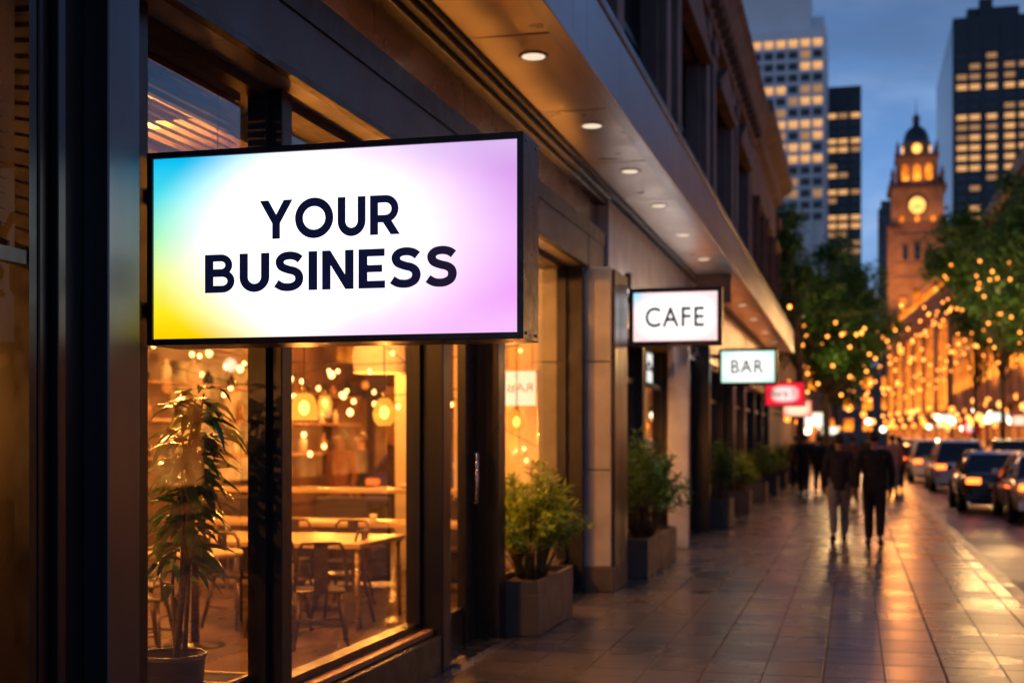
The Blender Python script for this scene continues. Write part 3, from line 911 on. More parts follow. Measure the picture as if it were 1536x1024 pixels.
prism(bm, [(-2.62, 9.1), (-2.45, 9.1), (-2.40, 9.35), (-2.25, 9.42), (-2.12, 9.75), (-2.05, 9.80), (-2.05, 9.95), (-3.4, 9.95), (-3.4, 9.1)], -2.0, 34.9, 'Y')
y = 0.0
while y < 34.6:
    bx(bm, -2.44, -2.26, y, y + 0.16, 9.2, 9.39); y += 0.62
up('cornice', bm, 'terracotta')
bm = BM(); bx(bm, -3.4, -2.7, -2, 34.7, 9.96, 10.5); up('parapet', bm, 'brownstone')

# second building further along
def left_block(name, label, y0, y1, z0, z1, xw, wall_mat, nwin, trim_mat, wz=(5.6, 7.8)):
    t = thing(name, label, 'building', (xw, y0, 0))
    L = Vector((-xw, -y0, 0))
    bm = BM(); bx(bm, xw - 0.9, xw - 0.12, y0 + 0.02, y1, z0, z1); o = obj('wall', bm, wall_mat, t); o.location = L
    bm = BM()
    prism(bm, [(xw - 0.12, z1 - 0.7), (xw + 0.05, z1 - 0.65), (xw + 0.12, z1 - 0.35), (xw + 0.4, z1 - 0.2), (xw + 0.45, z1 + 0.05), (xw - 0.9, z1 + 0.06), (xw - 0.9, z1 + 0.003), (xw - 0.12, z1 + 0.003)], y0 + 0.03, y1 + 0.1, 'Y')
    o = obj('cornice', bm, trim_mat, t); o.location = L
    p = (y1 - y0) / nwin
    for k in range(nwin):
        a = y0 + p * (k + 0.2); b = y0 + p * (k + 0.8)
        bm = BM()
        bx(bm, xw - 0.118, xw + 0.03, a - 0.12, a, wz[0], wz[1]); bx(bm, xw - 0.118, xw + 0.03, b, b + 0.12, wz[0], wz[1])
        bx(bm, xw - 0.118, xw + 0.08, a - 0.2, b + 0.2, wz[1], wz[1] + 0.2); bx(bm, xw - 0.118, xw + 0.08, a - 0.2, b + 0.2, wz[0] - 0.12, wz[0])
        w_ = obj('window', bm, trim_mat, t); w_.location = L
        bm = BM(); bx(bm, xw - 0.118, xw - 0.10, a, b, wz[0], wz[1]); obj('pane', bm, 'oldglass', w_)
    return t
left_block('red_stone_building', 'red brown stone building just past the dark pedimented one', 35.0, 46.5, 4.6, 10.2, -2.45, 'terracotta', 3, 'terracotta')
left_block('far_terrace', 'dim terrace of shops behind the left street tree', 46.8, 96.0, 0.0, 9.2, -2.9, 'brownstone', 9, 'terracotta')

# ------------------------------------------------------------------ cafe, bar and further shopfronts under the canopy
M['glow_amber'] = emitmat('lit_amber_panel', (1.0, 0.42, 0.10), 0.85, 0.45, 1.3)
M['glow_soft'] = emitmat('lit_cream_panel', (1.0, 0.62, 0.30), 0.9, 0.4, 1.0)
def shopfront(name, label, y0, y1, bays, inner_mat='brownwall', glow='glow_amber', depth=1.8, ztop=3.0, mirror=False, strip=None):
    t = thing(name, label, 'shopfront', (-2.75, y0, 0))
    L = Vector((2.75, -y0, 0))
    def q(n, bm, m, p=None):
        o = obj(n, bm, m, p or t)
        if not p: o.location = L
        return o
    bm = BM(); bx(bm, -3.0, -2.70, y0, y1, 3.32, 4.36, bev=0.006); q('fascia_board', bm, 'lintel')
    bm = BM(); bx(bm, -3.0, -2.66, y0, y1, ztop, 3.317, bev=0.006); q('awning_box', bm, 'bronze')
    bm = BM(); bx(bm, -2.70, -2.60, y0, y1, ztop - 0.06, ztop - 0.003, bev=0.004); q('head_rail', bm, 'copper')
    bm = BM(); bx(bm, -2.95, -2.74, y0, y1, 0, 0.3, bev=0.005); q('plinth', bm, 'black')
    p = (y1 - y0) / bays
    for k in range(bays + 1):
        yc = y0 + p * k
        bm = BM(); bx(bm, -2.95, -2.70, yc - 0.1, yc + 0.1, 0.303, ztop - 0.07, bev=0.006); q('mullion', bm, 'bronze')
    for k in range(bays):
        a, b = y0 + p * k + 0.1, y0 + p * (k + 1) - 0.1
        bm = BM()
        bx(bm, -2.86, -2.80, a, a + 0.05, 0.303, ztop - 0.07); bx(bm, -2.86, -2.80, b - 0.05, b, 0.303, ztop - 0.07); bx(bm, -2.86, -2.80, a + 0.05, b - 0.05, 2.35, 2.42)
        w_ = q('window', bm, 'black')
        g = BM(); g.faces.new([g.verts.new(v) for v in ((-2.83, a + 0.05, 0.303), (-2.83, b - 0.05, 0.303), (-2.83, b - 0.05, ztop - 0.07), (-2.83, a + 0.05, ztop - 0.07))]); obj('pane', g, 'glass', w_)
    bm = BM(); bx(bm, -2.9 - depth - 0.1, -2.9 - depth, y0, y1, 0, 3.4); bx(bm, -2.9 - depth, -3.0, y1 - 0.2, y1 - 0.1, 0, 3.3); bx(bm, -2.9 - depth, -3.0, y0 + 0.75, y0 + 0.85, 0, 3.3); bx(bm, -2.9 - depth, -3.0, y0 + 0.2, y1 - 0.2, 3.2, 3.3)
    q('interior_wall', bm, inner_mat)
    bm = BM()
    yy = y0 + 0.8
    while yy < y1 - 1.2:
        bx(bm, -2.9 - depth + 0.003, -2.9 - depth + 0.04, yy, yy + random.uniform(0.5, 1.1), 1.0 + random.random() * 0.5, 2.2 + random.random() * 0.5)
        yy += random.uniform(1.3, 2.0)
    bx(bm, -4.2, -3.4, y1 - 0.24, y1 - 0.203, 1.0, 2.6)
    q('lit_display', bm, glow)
    return t
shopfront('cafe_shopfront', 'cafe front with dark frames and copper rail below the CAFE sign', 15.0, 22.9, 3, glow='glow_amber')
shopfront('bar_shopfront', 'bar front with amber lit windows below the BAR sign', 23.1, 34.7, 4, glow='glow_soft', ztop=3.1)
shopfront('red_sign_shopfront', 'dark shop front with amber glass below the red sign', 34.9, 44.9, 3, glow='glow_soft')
for k, (y, x) in enumerate(((19.7, -2.36), (23.3, -2.42), (29.0, -2.5))):
    bm = BM(); bx(bm, x - 0.30, x, y, y + 0.16, 0, 3.3, bev=0.01)
    t = obj('awning_post', bm, 'lintel' if k == 0 else 'bronze')
    tag(t, ['slim pale metal post at the far end of the long planter outside the cafe', 'dark post between the cafe and the bar', 'dark post in front of the bar windows'][k], 'post')
    t.parent = None
for y, z in ((16.6, 1.85), (18.3, 1.8), (19.9, 1.85), (21.5, 1.8)):
    pass

# ------------------------------------------------------------------ cafe interior furniture
def table(label, x0, x1, y0, y1, z=0.75, top='tabletop', leg='brass', cat='table', name='dining_table', grp='tables inside the near shop'):
    cx, cy_ = (x0 + x1) / 2, (y0 + y1) / 2
    t = thing(name, label, cat, (cx, cy_, 0.012), 0, grp)
    hx, hy = (x1 - x0) / 2, (y1 - y0) / 2
    zz = z - 0.012
    bm = BM(); bx(bm, -hx, hx, -hy, hy, zz - 0.045, zz, bev=0.006); obj('tabletop', bm, top, t)
    for sx in (-1, 1):
        for sy in (-1, 1):
            bm = BM(); a, b = sx * (hx - 0.05), sy * (hy - 0.05)
            tube(bm, [(a, b, zz - 0.046), (a + sx * 0.01, b + sy * 0.01, 0)], [0.024, 0.018], 8); obj('leg', bm, leg, t)
    return t
table('pale wooden cafe table with thin metal legs, nearest behind the glass', -5.75, -4.02, 10.55, 11.72)
table('long pale table behind the nearest cafe table', -6.6, -3.55, 12.55, 13.25, 0.79)
table('farthest and highest long pale counter table inside', -7.6, -3.35, 14.35, 14.95, 1.05, name='counter_table')
t = thing('round_table', 'small round pale table half hidden by the indoor plant', 'table', (-5.02, 9.55, 0.012), 0, 'tables inside the near shop')
bm = BM(); lathe(bm, [(0.36, 0.70), (0.37, 0.71), (0.37, 0.735), (0.36, 0.742)], seg=40); obj('tabletop', bm, 'tabletop', t)
bm = BM(); lathe(bm, [(0.035, 0.03), (0.03, 0.699)], seg=14); obj('column', bm, 'chair', t)
bm = BM(); lathe(bm, [(0.24, 0.0), (0.23, 0.015), (0.04, 0.029)], seg=30); obj('base', bm, 'chair', t)

def make_chair():
    t = thing('metal_chair', '', 'chair', (0, 0, 0), 0, 'metal chairs at the tables')
    bm = BM(); bx(bm, -0.19, 0.19, -0.18, 0.19, 0.43, 0.455, bev=0.01); obj('seat', bm, 'chair', t)
    for sx in (-1, 1):
        bm = BM(); tube(bm, [(sx * 0.15, 0.15, 0.44), (sx * 0.21, 0.22, 0.0)], [0.02, 0.014], 8); obj('leg', bm, 'chair', t)
        bm = BM(); tube(bm, [(sx * 0.15, -0.15, 0.44), (sx * 0.21, -0.24, 0.0)], [0.02, 0.014], 8); obj('leg', bm, 'chair', t)
    bm = BM()
    pts = []
    for k in range(13):
        a = math.pi * k / 12
        pts.append((0.20 * math.cos(a), -0.16 - 0.05 * math.sin(a), 0.45 + 0.37 * min(1, math.sin(a) * 1.7)))
    tube(bm, pts, 0.013, 8); obj('back_frame', bm, 'chair', t)
    bm = BM(); bx(bm, -0.055, 0.055, -0.208, -0.198, 0.455, 0.81); obj('back_splat', bm, 'chair', t)
    bm = BM()
    for s_ in ((-1, -1, 1, -1), (-1, 1, 1, 1)):
        tube(bm, [(s_[0] * 0.185, s_[1] * 0.19, 0.18), (s_[2] * 0.185, s_[3] * 0.19, 0.18)], 0.008, 6)
    obj('stretcher', bm, 'chair', t)
    return t
ch = make_chair()
cps = [((-4.62, 10.25, 0.012), 0.1, 'metal chair with its back to the glass at the nearest cafe table'),
       ((-4.35, 10.95, 0.012), R(95), 'metal chair tucked under the end of the nearest cafe table'),
       ((-5.15, 10.6, 0.012), R(-20), 'metal chair at the left end of the nearest cafe table'),
       ((-4.75, 12.05, 0.012), R(178), 'metal chair on the far side of the nearest cafe table'),
       ((-5.1, 8.95, 0.012), R(5), 'metal chair in front of the small round table'),
       ((-5.6, 9.7, 0.012), R(-80), 'metal chair left of the small round table'),
       ((-4.05, 9.75, 0.012), R(25), 'metal chair angled towards the glass, nearest the door'),
       ((-5.35, 12.05, 0.012), R(185), 'metal chair on the far side of the nearest table, left one')]
for k, (p, r, l) in enumerate(cps):
    if k == 0:
        ch.location = p; ch.rotation_euler = (0, 0, r); ch['label'] = l
    else:
        dup(ch, p, r, l)
def make_booth():
    t = thing('booth_seat', '', 'booth', (0, 0, 0), 0, 'dark upholstered booth seats')
    bm = BM(); bx(bm, -0.42, 0.42, -0.08, 0.06, 0.05, 0.98, bev=0.03); obj('backrest', bm, 'upholstery', t)
    bm = BM(); bx(bm, -0.42, 0.42, -0.55, -0.085, 0.12, 0.46, bev=0.03); obj('seat', bm, 'upholstery', t)
    return t
bo = make_booth()
for k, (x, y) in enumerate(((-4.15, 13.95), (-5.35, 13.85), (-6.5, 13.75))):
    l = ['right', 'middle', 'left'][k] + ' dark upholstered booth seat in front of the far counter table'
    if k == 0:
        bo.location = (x, y, 0.012); bo['label'] = l
    else:
        dup(bo, (x, y, 0.012), 0, l)
def small(name, label, cat, loc, prof, mat='white', grp='crockery on the tables'):
    bm = BM(); lathe(bm, prof, seg=20); o = obj(name, bm, mat); o.location = loc
    return tag(o, label, cat, grp)
cup = [(0.025, 0), (0.03, 0.004), (0.042, 0.07), (0.038, 0.072), (0.02, 0.01)]
plate = [(0.06, 0), (0.11, 0.014), (0.112, 0.018), (0.055, 0.006)]
small('cup', 'white cup on the left of the long middle table', 'cup', (-5.75, 12.8, 0.79), cup)
small('cup', 'white cup on the right of the long middle table', 'cup', (-4.75, 12.85, 0.79), cup)
small('plate', 'white plate on the long middle table', 'plate', (-4.62, 12.7, 0.79), plate)
for k, x in enumerate((-6.9, -6.2, -5.3, -4.7, -4.1)):
    small('plate', ['leftmost', 'second', 'middle', 'fourth', 'rightmost'][k] + ' pale plate on the far counter table', 'plate', (x, 14.6, 1.05), plate)
    if k % 2 == 0:
        small('bowl', ['leftmost', '', 'middle', '', 'rightmost'][k] + ' pale bowl on the far counter table', 'bowl', (x + 0.25, 14.7, 1.05), [(0.04, 0), (0.05, 0.004), (0.09, 0.06), (0.085, 0.062), (0.035, 0.01)])

# pendants
M['mesh_shade'] = glassmat('amber_mesh_shade', (1.0, 0.62, 0.2), 1.3, 1.0, 0.35)
def make_pendant(prof, loc, label, shade='wovenlamp', ztop=3.55, bulb_r=0.045, power=22, name='pendant_lamp', grp='pendant lamps inside the near shop'):
    t = thing(name, label, 'pendant lamp', loc, 0, grp)
    bm = BM(); tube(bm, [(0, 0, prof[-1][1]), (0, 0, ztop - loc[2])], 0.006, 6); obj('cable', bm, 'wire', t)
    bm = BM()
    rings = []
    seg = 28
    for (r, z) in prof:
        rings.append([bm.verts.new((r * math.cos(2 * math.pi * k / seg), r * math.sin(2 * math.pi * k / seg), z)) for k in range(seg)])
    for i in range(len(rings) - 1):
        for k in range(seg):
            bm.faces.new((rings[i][k], rings[i][(k + 1) % seg], rings[i + 1][(k + 1) % seg], rings[i + 1][k])).smooth = True
    obj('lamp_shade', bm, shade, t)
    if bulb_r:
        bm = BM(); ball(bm, (0, 0, -0.01), bulb_r, sc=(1, 1, 1.35)); obj('bulb', bm, 'bulb', t)
    bm = BM(); lathe(bm, [(0.022, prof[-1][1] - 0.02), (0.022, prof[-1][1] + 0.05), (0.01, prof[-1][1] + 0.06)], seg=12); obj('lamp_holder', bm, 'brass', t)
    if power:
        point('pendant_light', loc[:2] + (loc[2] - 0.16,), power * 3.2, (1, 0.34, 0.055), 0.05)
    return t
bell = [(0.112, -0.11), (0.114, -0.10), (0.108, 0.0), (0.088, 0.075), (0.05, 0.105), (0.03, 0.11)]
pear = [(0.055, -0.13), (0.095, -0.085), (0.108, -0.02), (0.085, 0.06), (0.05, 0.11), (0.03, 0.12)]
M['wovenglass'] = None
def shade_mat():
    m, nt, out = newmat('amber_wire_shade')
    tr = N(nt, 'ShaderNodeBsdfTransparent'); tr.inputs[0].default_value = (1.0, 0.70, 0.25, 1)
    e = N(nt, 'ShaderNodeEmission'); e.inputs[0].default_value = (1.0, 0.42, 0.045, 1); e.inputs[1].default_value = 2.0
    mx = N(nt, 'ShaderNodeMixShader')
    tc = N(nt, 'ShaderNodeTexCoord'); wv = N(nt, 'ShaderNodeTexWave'); wv.inputs['Scale'].default_value = 22; wv.bands_direction = 'Z'
    nt.links.new(tc.outputs['Object'], wv.inputs[0])
    nt.links.new(mapr(nt, wv.outputs['Fac'], 0, 1, 0.5, 0.85), mx.inputs[0])
    nt.links.new(tr.outputs[0], mx.inputs[1]); nt.links.new(e.outputs[0], mx.inputs[2])
    nt.links.new(mx.outputs[0], out.inputs[0])
    return m
M['wovenglass'] = shade_mat()
make_pendant(bell, (-4.39, 10.23, 1.90), 'bell shaped amber pendant lamp beside the window mullion', 'wovenglass')
make_pendant(pear, (-4.09, 11.34, 1.88), 'pear shaped amber pendant lamp above the nearest cafe table', 'wovenglass')
make_pendant(pear, (-3.66, 14.5, 1.83), 'glowing pendant lamp by the cream wall behind the third window', 'wovenglass', power=30)
make_pendant([(0.30, -0.2), (0.32, 0.0), (0.28, 0.2), (0.05, 0.22)], (-5.55, 15.2, 2.62), 'large pale fabric drum lamp hanging at the back of the room', 'fabriclamp', bulb_r=0, power=14)
make_pendant([(0.02, -0.32), (0.13, -0.05), (0.17, 0.12), (0.15, 0.25), (0.04, 0.28)], (-4.95, 15.05, 2.62), 'teardrop shaped pale lamp hanging at the back of the room', 'fabriclamp', bulb_r=0, power=0)
make_pendant(pear, (-6.2, 19.5, 2.2), 'small amber pendant in the deep back room, right one', 'wovenglass', power=35)
make_pendant(pear, (-7.4, 18.0, 2.15), 'small amber pendant in the deep back room, left one', 'wovenglass', power=35)
make_pendant(bell, (-6.2, 7.4, 2.2), 'amber pendant lamp behind the indoor plant', 'wovenglass', power=26)
make_pendant(bell, (-4.3, 3.3, 1.95), 'amber pendant lamp behind the leftmost window', 'wovenglass', power=22)
# festoon of small bulbs inside
def festoon(name, label, p0, p1, n, sag, grp, r=0.035, mat='fairy', cat='string lights', jit=0.0, droplen=0.08, wire=0.006):
    p0 = Vector(p0); p1 = Vector(p1)
    t = thing(name, label, cat, tuple(p0), 0, grp)
    bm = BM()
    P = []
    for k in range(n * 2 + 1):
        f = k / (n * 2)
        q = p0.lerp(p1, f); q.z -= sag * 4 * f * (1 - f)
        P.append(q - p0)
    tube(bm, P, wire, 5); obj('wire', bm, 'wire', t)
    b0 = None
    for k in range(n):
        q = P[k * 2 + 1] + Vector((random.uniform(-jit, jit), random.uniform(-jit, jit), -droplen + random.uniform(-jit, jit)))
        if b0 is None:
            bm = BM(); ball(bm, (0, 0, 0), r, 10, 7, (1, 1, 1.2)); b0 = obj('bulb', bm, mat, t); b = b0
        else:
            b = b0.copy(); COL.objects.link(b); b.parent = t
        b.location = q
    return t
M['fairy_in'] = emitmat('indoor_fairy_bulb', (1.0, 0.45, 0.12), 10.0, sample=False)
festoon('string_lights', 'small warm bulbs strung across the back of the cafe room', (-8.6, 15.8, 2.9), (-5.6, 21.5, 2.9), 12, 0.5, 'string lights inside the near shop', 0.03, 'fairy_in')
festoon('string_lights', 'small warm bulbs strung along the cafe ceiling over the tables', (-7.8, 11.5, 3.0), (-3.6, 15.3, 2.8), 12, 0.45, 'string lights inside the near shop', 0.022, 'fairy_in')
festoon('string_lights', 'small warm bulbs strung behind the indoor plant', (-8.0, 8.5, 2.7), (-5.2, 13.5, 2.5), 12, 0.5, 'string lights inside the near shop', 0.022, 'fairy_in')
# added glowing panel standing in for a sign mirrored in the glass
t = thing('mirror_sign_panel', 'glowing white panel with mirrored lettering, standing in for a reflected sign in the third window', 'sign', (-3.74, 14.95, 2.0))
M['board'] = emitmat('mirror_sign_face', (1.0, 0.80, 0.45), 2.6)
bm = BM(); bx(bm, -0.21, 0.21, 0, 0.05, 0.0, 0.42, bev=0.004); obj('case', bm, 'cream', t)
bm = BM(); bx(bm, -0.195, 0.195, -0.006, -0.003, 0.015, 0.405); obj('light_panel', bm, 'board', t)
me = text_mesh('RAB', 0.30, 0.10)
for v in me.vertices: v.co.x *= -1
o = obj('lettering', me, 'wood', t); o.location = (0.01, -0.012, 0.22)
bm = BM(); tube(bm, [(-0.15, 0.02, 0.42), (-0.15, 0.02, 1.58)], 0.005, 6); tube(bm, [(0.15, 0.02, 0.42), (0.15, 0.02, 1.58)], 0.005, 6); obj('hanger', bm, 'wire', t)
# ceiling lamps added as fill light for the interior
def ceil_fill(loc, power, label, col=(1.0, 0.34, 0.055)):
    t = thing('ceiling_fill_lamp', label, 'fill lamp', loc, 0, 'round fill lamps added on the shop ceiling')
    bm = BM(); lathe(bm, [(0.09, -0.03), (0.10, -0.02), (0.10, 0.0)], seg=20); obj('housing', bm, 'white', t)
    bm = BM(); lathe(bm, [(0.001, -0.036), (0.085, -0.034), (0.085, -0.031)], seg=20); obj('lens', bm, 'bulb', t)
    point('ceiling_fill_light', (loc[0], loc[1], loc[2] - 0.12), power * 7.6, col, 0.09)
for loc, pw, l in (((-5.4, 10.2, 3.37), 95, 'fill lamp added over the nearest cafe table'), ((-4.4, 13.6, 3.37), 46, 'fill lamp added over the far counter table'),
                   ((-7.6, 13.0, 3.37), 80, 'fill lamp added at the left of the room'), ((-7.2, 20.5, 3.37), 110, 'fill lamp added in the deep back room'),
                   ((-4.2, 7.2, 3.37), 70, 'fill lamp added above the indoor plant'), ((-5.4, 3.2, 3.37), 45, 'fill lamp added behind the leftmost window')):
    ceil_fill(loc, pw, l)

festoon('string_lights', 'small warm bulbs hung low over the far counter table', (-7.6, 14.0, 2.45), (-3.3, 15.2, 2.5), 11, 0.35, 'string lights inside the near shop', 0.026, 'fairy_in', jit=0.1)
festoon('string_lights', 'small warm bulbs draped on the deep back wall', (-8.8, 22.5, 2.3), (-5.6, 23.4, 2.6), 10, 0.5, 'string lights inside the near shop', 0.04, 'fairy_in', jit=0.25)
M['glowpanel'] = emitmat('glow_panel', (1.0, 0.33, 0.05), 1.0, 0.8, 2.2)  # glowing panels added on the back walls to brighten the room
bm = BM(); bx(bm, -7.4, -5.9, 23.92, 23.945, 0.9, 2.9); sp('glow_panel', bm, 'glowpanel')
bm = BM(); bx(bm, -9.045, -9.02, 9.4, 14.6, 0.9, 3.0); sp('glow_panel', bm, 'glowpanel')
bm = BM(); bx(bm, -9.045, -9.02, 16.5, 20.5, 1.0, 2.7); sp('glow_panel', bm, 'glowpanel')
festoon('string_lights', 'small warm bulbs zigzagging near the ceiling of the deep back room', (-8.7, 17.0, 3.1), (-5.7, 18.5, 2.2), 10, 0.3, 'string lights inside the near shop', 0.045, 'fairy_in', jit=0.25)
festoon('string_lights', 'small warm bulbs trailing down beside the cream wall', (-5.9, 14.9, 3.2), (-3.5, 15.2, 1.5), 10, 0.15, 'string lights inside the near shop', 0.024, 'fairy_in', jit=0.12)
festoon('string_lights', 'small warm bulbs low along the left shelf wall', (-8.9, 11.0, 2.2), (-8.7, 22.0, 1.6), 14, 0.1, 'string lights inside the near shop', 0.04, 'fairy_in', jit=0.25)
def added_wall_lamp(x, y, z, label):  # lamps added to give the back room more orange glow
    t = thing('added_wall_lamp', label, 'wall lamp', (x, y, z), 0, 'wall lamps added for glow inside the near shop')
    bm = BM(); lathe(bm, [(0.07, -0.11), (0.10, 0.0), (0.07, 0.11)], seg=16); obj('lamp_shade', bm, 'lampglobe', t)
    bm = BM(); bx(bm, -0.02, 0.02, 0.0, 0.14, -0.02, 0.02); obj('arm', bm, 'brass', t)
added_wall_lamp(-7.9, 23.8, 1.95, 'left glowing wall lamp added on the deep back wall')
added_wall_lamp(-6.6, 23.8, 1.75, 'middle glowing wall lamp added on the deep back wall')
added_wall_lamp(-5.7, 23.8, 2.35, 'right glowing wall lamp added on the deep back wall')
bm = BM(); rq = random.Random(12)
for z in (1.39, 1.89, 2.39):
    y = 15.6
    while y < 22.8:
        h_ = rq.uniform(0.12, 0.34); r_ = rq.uniform(0.04, 0.09)
        b_ = BM(); lathe(b_, [(r_, 0), (r_, h_ * 0.6), (r_ * 0.4, h_ * 0.8), (r_ * 0.4, h_)], seg=10)
        o = obj('bottle', b_, rq.choice(['wood', 'white', 'oldglass', 'copper'])); o.location = (-8.9, y, z + 0.002)
        tag(o, 'blurred bottle on the wall shelves at the back of the shop', 'bottle', 'bottles on the back shelves')
        y += rq.uniform(0.45, 0.9)
bm.free()
# cafe / bar interior lamps
gl = 'glowing lamps inside the cafe and bar'
for k, (y, z, x) in enumerate(((17.4, 1.72, -3.5), (18.6, 1.8, -3.6), (20.3, 1.75, -3.5), (26.0, 1.9, -3.6), (29.5, 1.9, -3.6), (33.0, 1.9, -3.6))):
    make_pendant(pear, (x, y, z), ORD[k] + ' glowing lamp from the left behind the cafe and bar windows', 'wovenglass', ztop=3.15, power=26, grp=gl)

# ------------------------------------------------------------------ plants
# indoor plant in round pot
t = thing('potted_plant', 'tall indoor plant with glossy drooping leaves in a round pot behind the glass', 'plant', (-3.32, 6.06, 0.012))
bm = BM(); lathe(bm, [(0.12, 0.0), (0.15, 0.3), (0.175, 0.53), (0.18, 0.545), (0.165, 0.545), (0.158, 0.47)], seg=36); obj('pot', bm, 'black', t)
bm = BM(); tube(bm, [(0.173 * math.cos(q * math.pi / 20), 0.173 * math.sin(q * math.pi / 20), 0.549) for q in range(41)], 0.009, 8); obj('rim', bm, 'planter', t)
bm = BM(); lathe(bm, [(0.154, 0.47), (0.154, 0.505), (0.05, 0.52)], seg=24); obj('soil', bm, 'soil', t)
stem = BM(); lf = BM()
rs = random.Random(3)
for s_ in range(8):
    a = rs.uniform(-1.2, 2.2); top = rs.uniform(1.25, 1.86) if s_ > 1 else 1.85 - s_ * 0.2
    lean = rs.uniform(0.05, 0.36)
    P = []
    for k in range(7):
        f = k / 6
        P.append((0.06 * math.cos(a) + lean * f * f * math.cos(a) + 0.02 * math.sin(5 * f + a), 0.06 * math.sin(a) + lean * f * f * math.sin(a), 0.5 + (top - 0.5) * f))
    tube(stem, P, [0.012 - 0.007 * k / 6 for k in range(7)], 6)
    for k in range(3, 7):
        for j in range(10 if k > 3 else 6):
            b = rs.uniform(0, 6.28)
            f = (k - 0.5 + rs.random() * 0.8) / 6
            i0 = min(5, int(f * 6)); pp = Vector(P[i0]).lerp(Vector(P[i0 + 1]), min(1, f * 6 - i0))
            d = Vector((math.cos(b), math.sin(b), rs.uniform(0.0, 0.8)))
            leaf(lf, pp + d * 0.03, d, rs.uniform(0.15, 0.28), rs.uniform(0.034, 0.058), rs.uniform(0.9, 1.9), 4)
obj('stems', stem, 'plantstem', t); obj('leaves', lf, 'leaf_indoor', t, recalc=False)
# trough beside it
t = thing('trough_planter', 'low rectangular trough with pale rim behind the glass beside the round pot', 'planter', (-3.33, 6.36, 0.012))
bm = BM(); bx(bm, -0.25, 0.25, -0.15, 0.15, 0, 0.37, bev=0.005); obj('box', bm, 'planter', t)
bm = BM(); bx(bm, -0.255, 0.255, -0.155, -0.13, 0.372, 0.388, bev=0.002); bx(bm, -0.255, 0.255, 0.13, 0.155, 0.372, 0.388, bev=0.002); bx(bm, -0.255, -0.23, -0.13, 0.13, 0.372, 0.388); bx(bm, 0.23, 0.255, -0.13, 0.13, 0.372, 0.388); obj('rim', bm, 'cream', t)
bm = BM(); bx(bm, -0.23, 0.23, -0.13, 0.13, 0.30, 0.378); obj('soil', bm, 'soil', t)

def planter_box(t, hx, hy, h, soil=True):
    bm = BM()
    tck = 0.035
    bx(bm, -hx, hx, -hy, hy, 0.004, h * 0.75, bev=0.006)
    bx(bm, -hx, -hx + tck, -hy, hy, h * 0.752, h, bev=0.004); bx(bm, hx - tck, hx, -hy, hy, h * 0.752, h, bev=0.004)
    bx(bm, -hx + tck, hx - tck, -hy, -hy + tck, h * 0.752, h, bev=0.004); bx(bm, -hx + tck, hx - tck, hy - tck, hy, h * 0.752, h, bev=0.004)
    obj('planter', bm, 'planter', t)
    bm = BM(); bx(bm, -hx + tck, hx - tck, -hy + tck, hy - tck, h * 0.76, h - 0.05); obj('soil', bm, 'soil', t)

def fern_bush(t, z0, rx, ry, hgt, n, rs, mat='leaf_bush', leaflen=0.09, leafw=0.022, dens=11):
    stem = BM(); lf = BM()
    for k in range(n):
        a = rs.uniform(0, 6.28); q = rs.random() ** 0.6
        base = Vector((0.10 * rx * math.cos(a) * 2, 0.10 * ry * math.sin(a) * 2, z0))
        tip = Vector((rx * q * math.cos(a), ry * q * math.sin(a), z0 + hgt * (1 - 0.55 * q * q) * rs.uniform(0.72, 1.05)))
        mid = base.lerp(tip, 0.5) + Vector((0, 0, hgt * 0.16)) - Vector((tip.x, tip.y, 0)) * 0.14
        P = []
        for i in range(7):
            f = i / 6
            P.append(base * (1 - f) ** 2 + mid * 2 * f * (1 - f) + tip * f * f)
        tube(stem, P, [0.009 - 0.0065 * i / 6 for i in range(7)], 5)
        for j in range(dens):
            f = 0.38 + 0.62 * (j + rs.random()) / dens
            i0 = min(5, int(f * 6)); pp = P[i0].lerp(P[i0 + 1], min(1, f * 6 - i0)); tg = (P[i0 + 1] - P[i0]).normalized()
            for s_ in (-1, 1, 1):
                d = tg * 0.6 + Vector((rs.uniform(-1, 1), rs.uniform(-1, 1), rs.uniform(-0.3, 0.7))).normalized() * 0.9
                leaf(lf, pp, d, leaflen * rs.uniform(0.7, 1.5), leafw * rs.uniform(0.7, 1.3), rs.uniform(0.2, 0.9), 2)
    obj('stems', stem, 'plantstem', t); obj('leaves', lf, mat, t, recalc=False)

pg = 'planters standing along the left shopfronts'
t = thing('planter_bush', 'nearest charcoal box planter with bushy yellow green shrub beside the door', 'planter', (-2.74, 11.4, 0), 0, pg)
planter_box(t, 0.225, 0.70, 0.46)
fern_bush(t, 0.40, 0.55, 0.70, 1.0, 120, random.Random(11), leaflen=0.085, leafw=0.021, dens=12)
t = thing('planter_bush', 'long charcoal box planter with tall dark shrub below the CAFE sign', 'planter', (-2.58, 16.75, 0), 0, pg)
planter_box(t, 0.26, 1.30, 0.45)
fern_bush(t, 0.40, 0.62, 1.30, 1.32, 80, random.Random(5), 'leaf_shrub', 0.12, 0.03, 10)
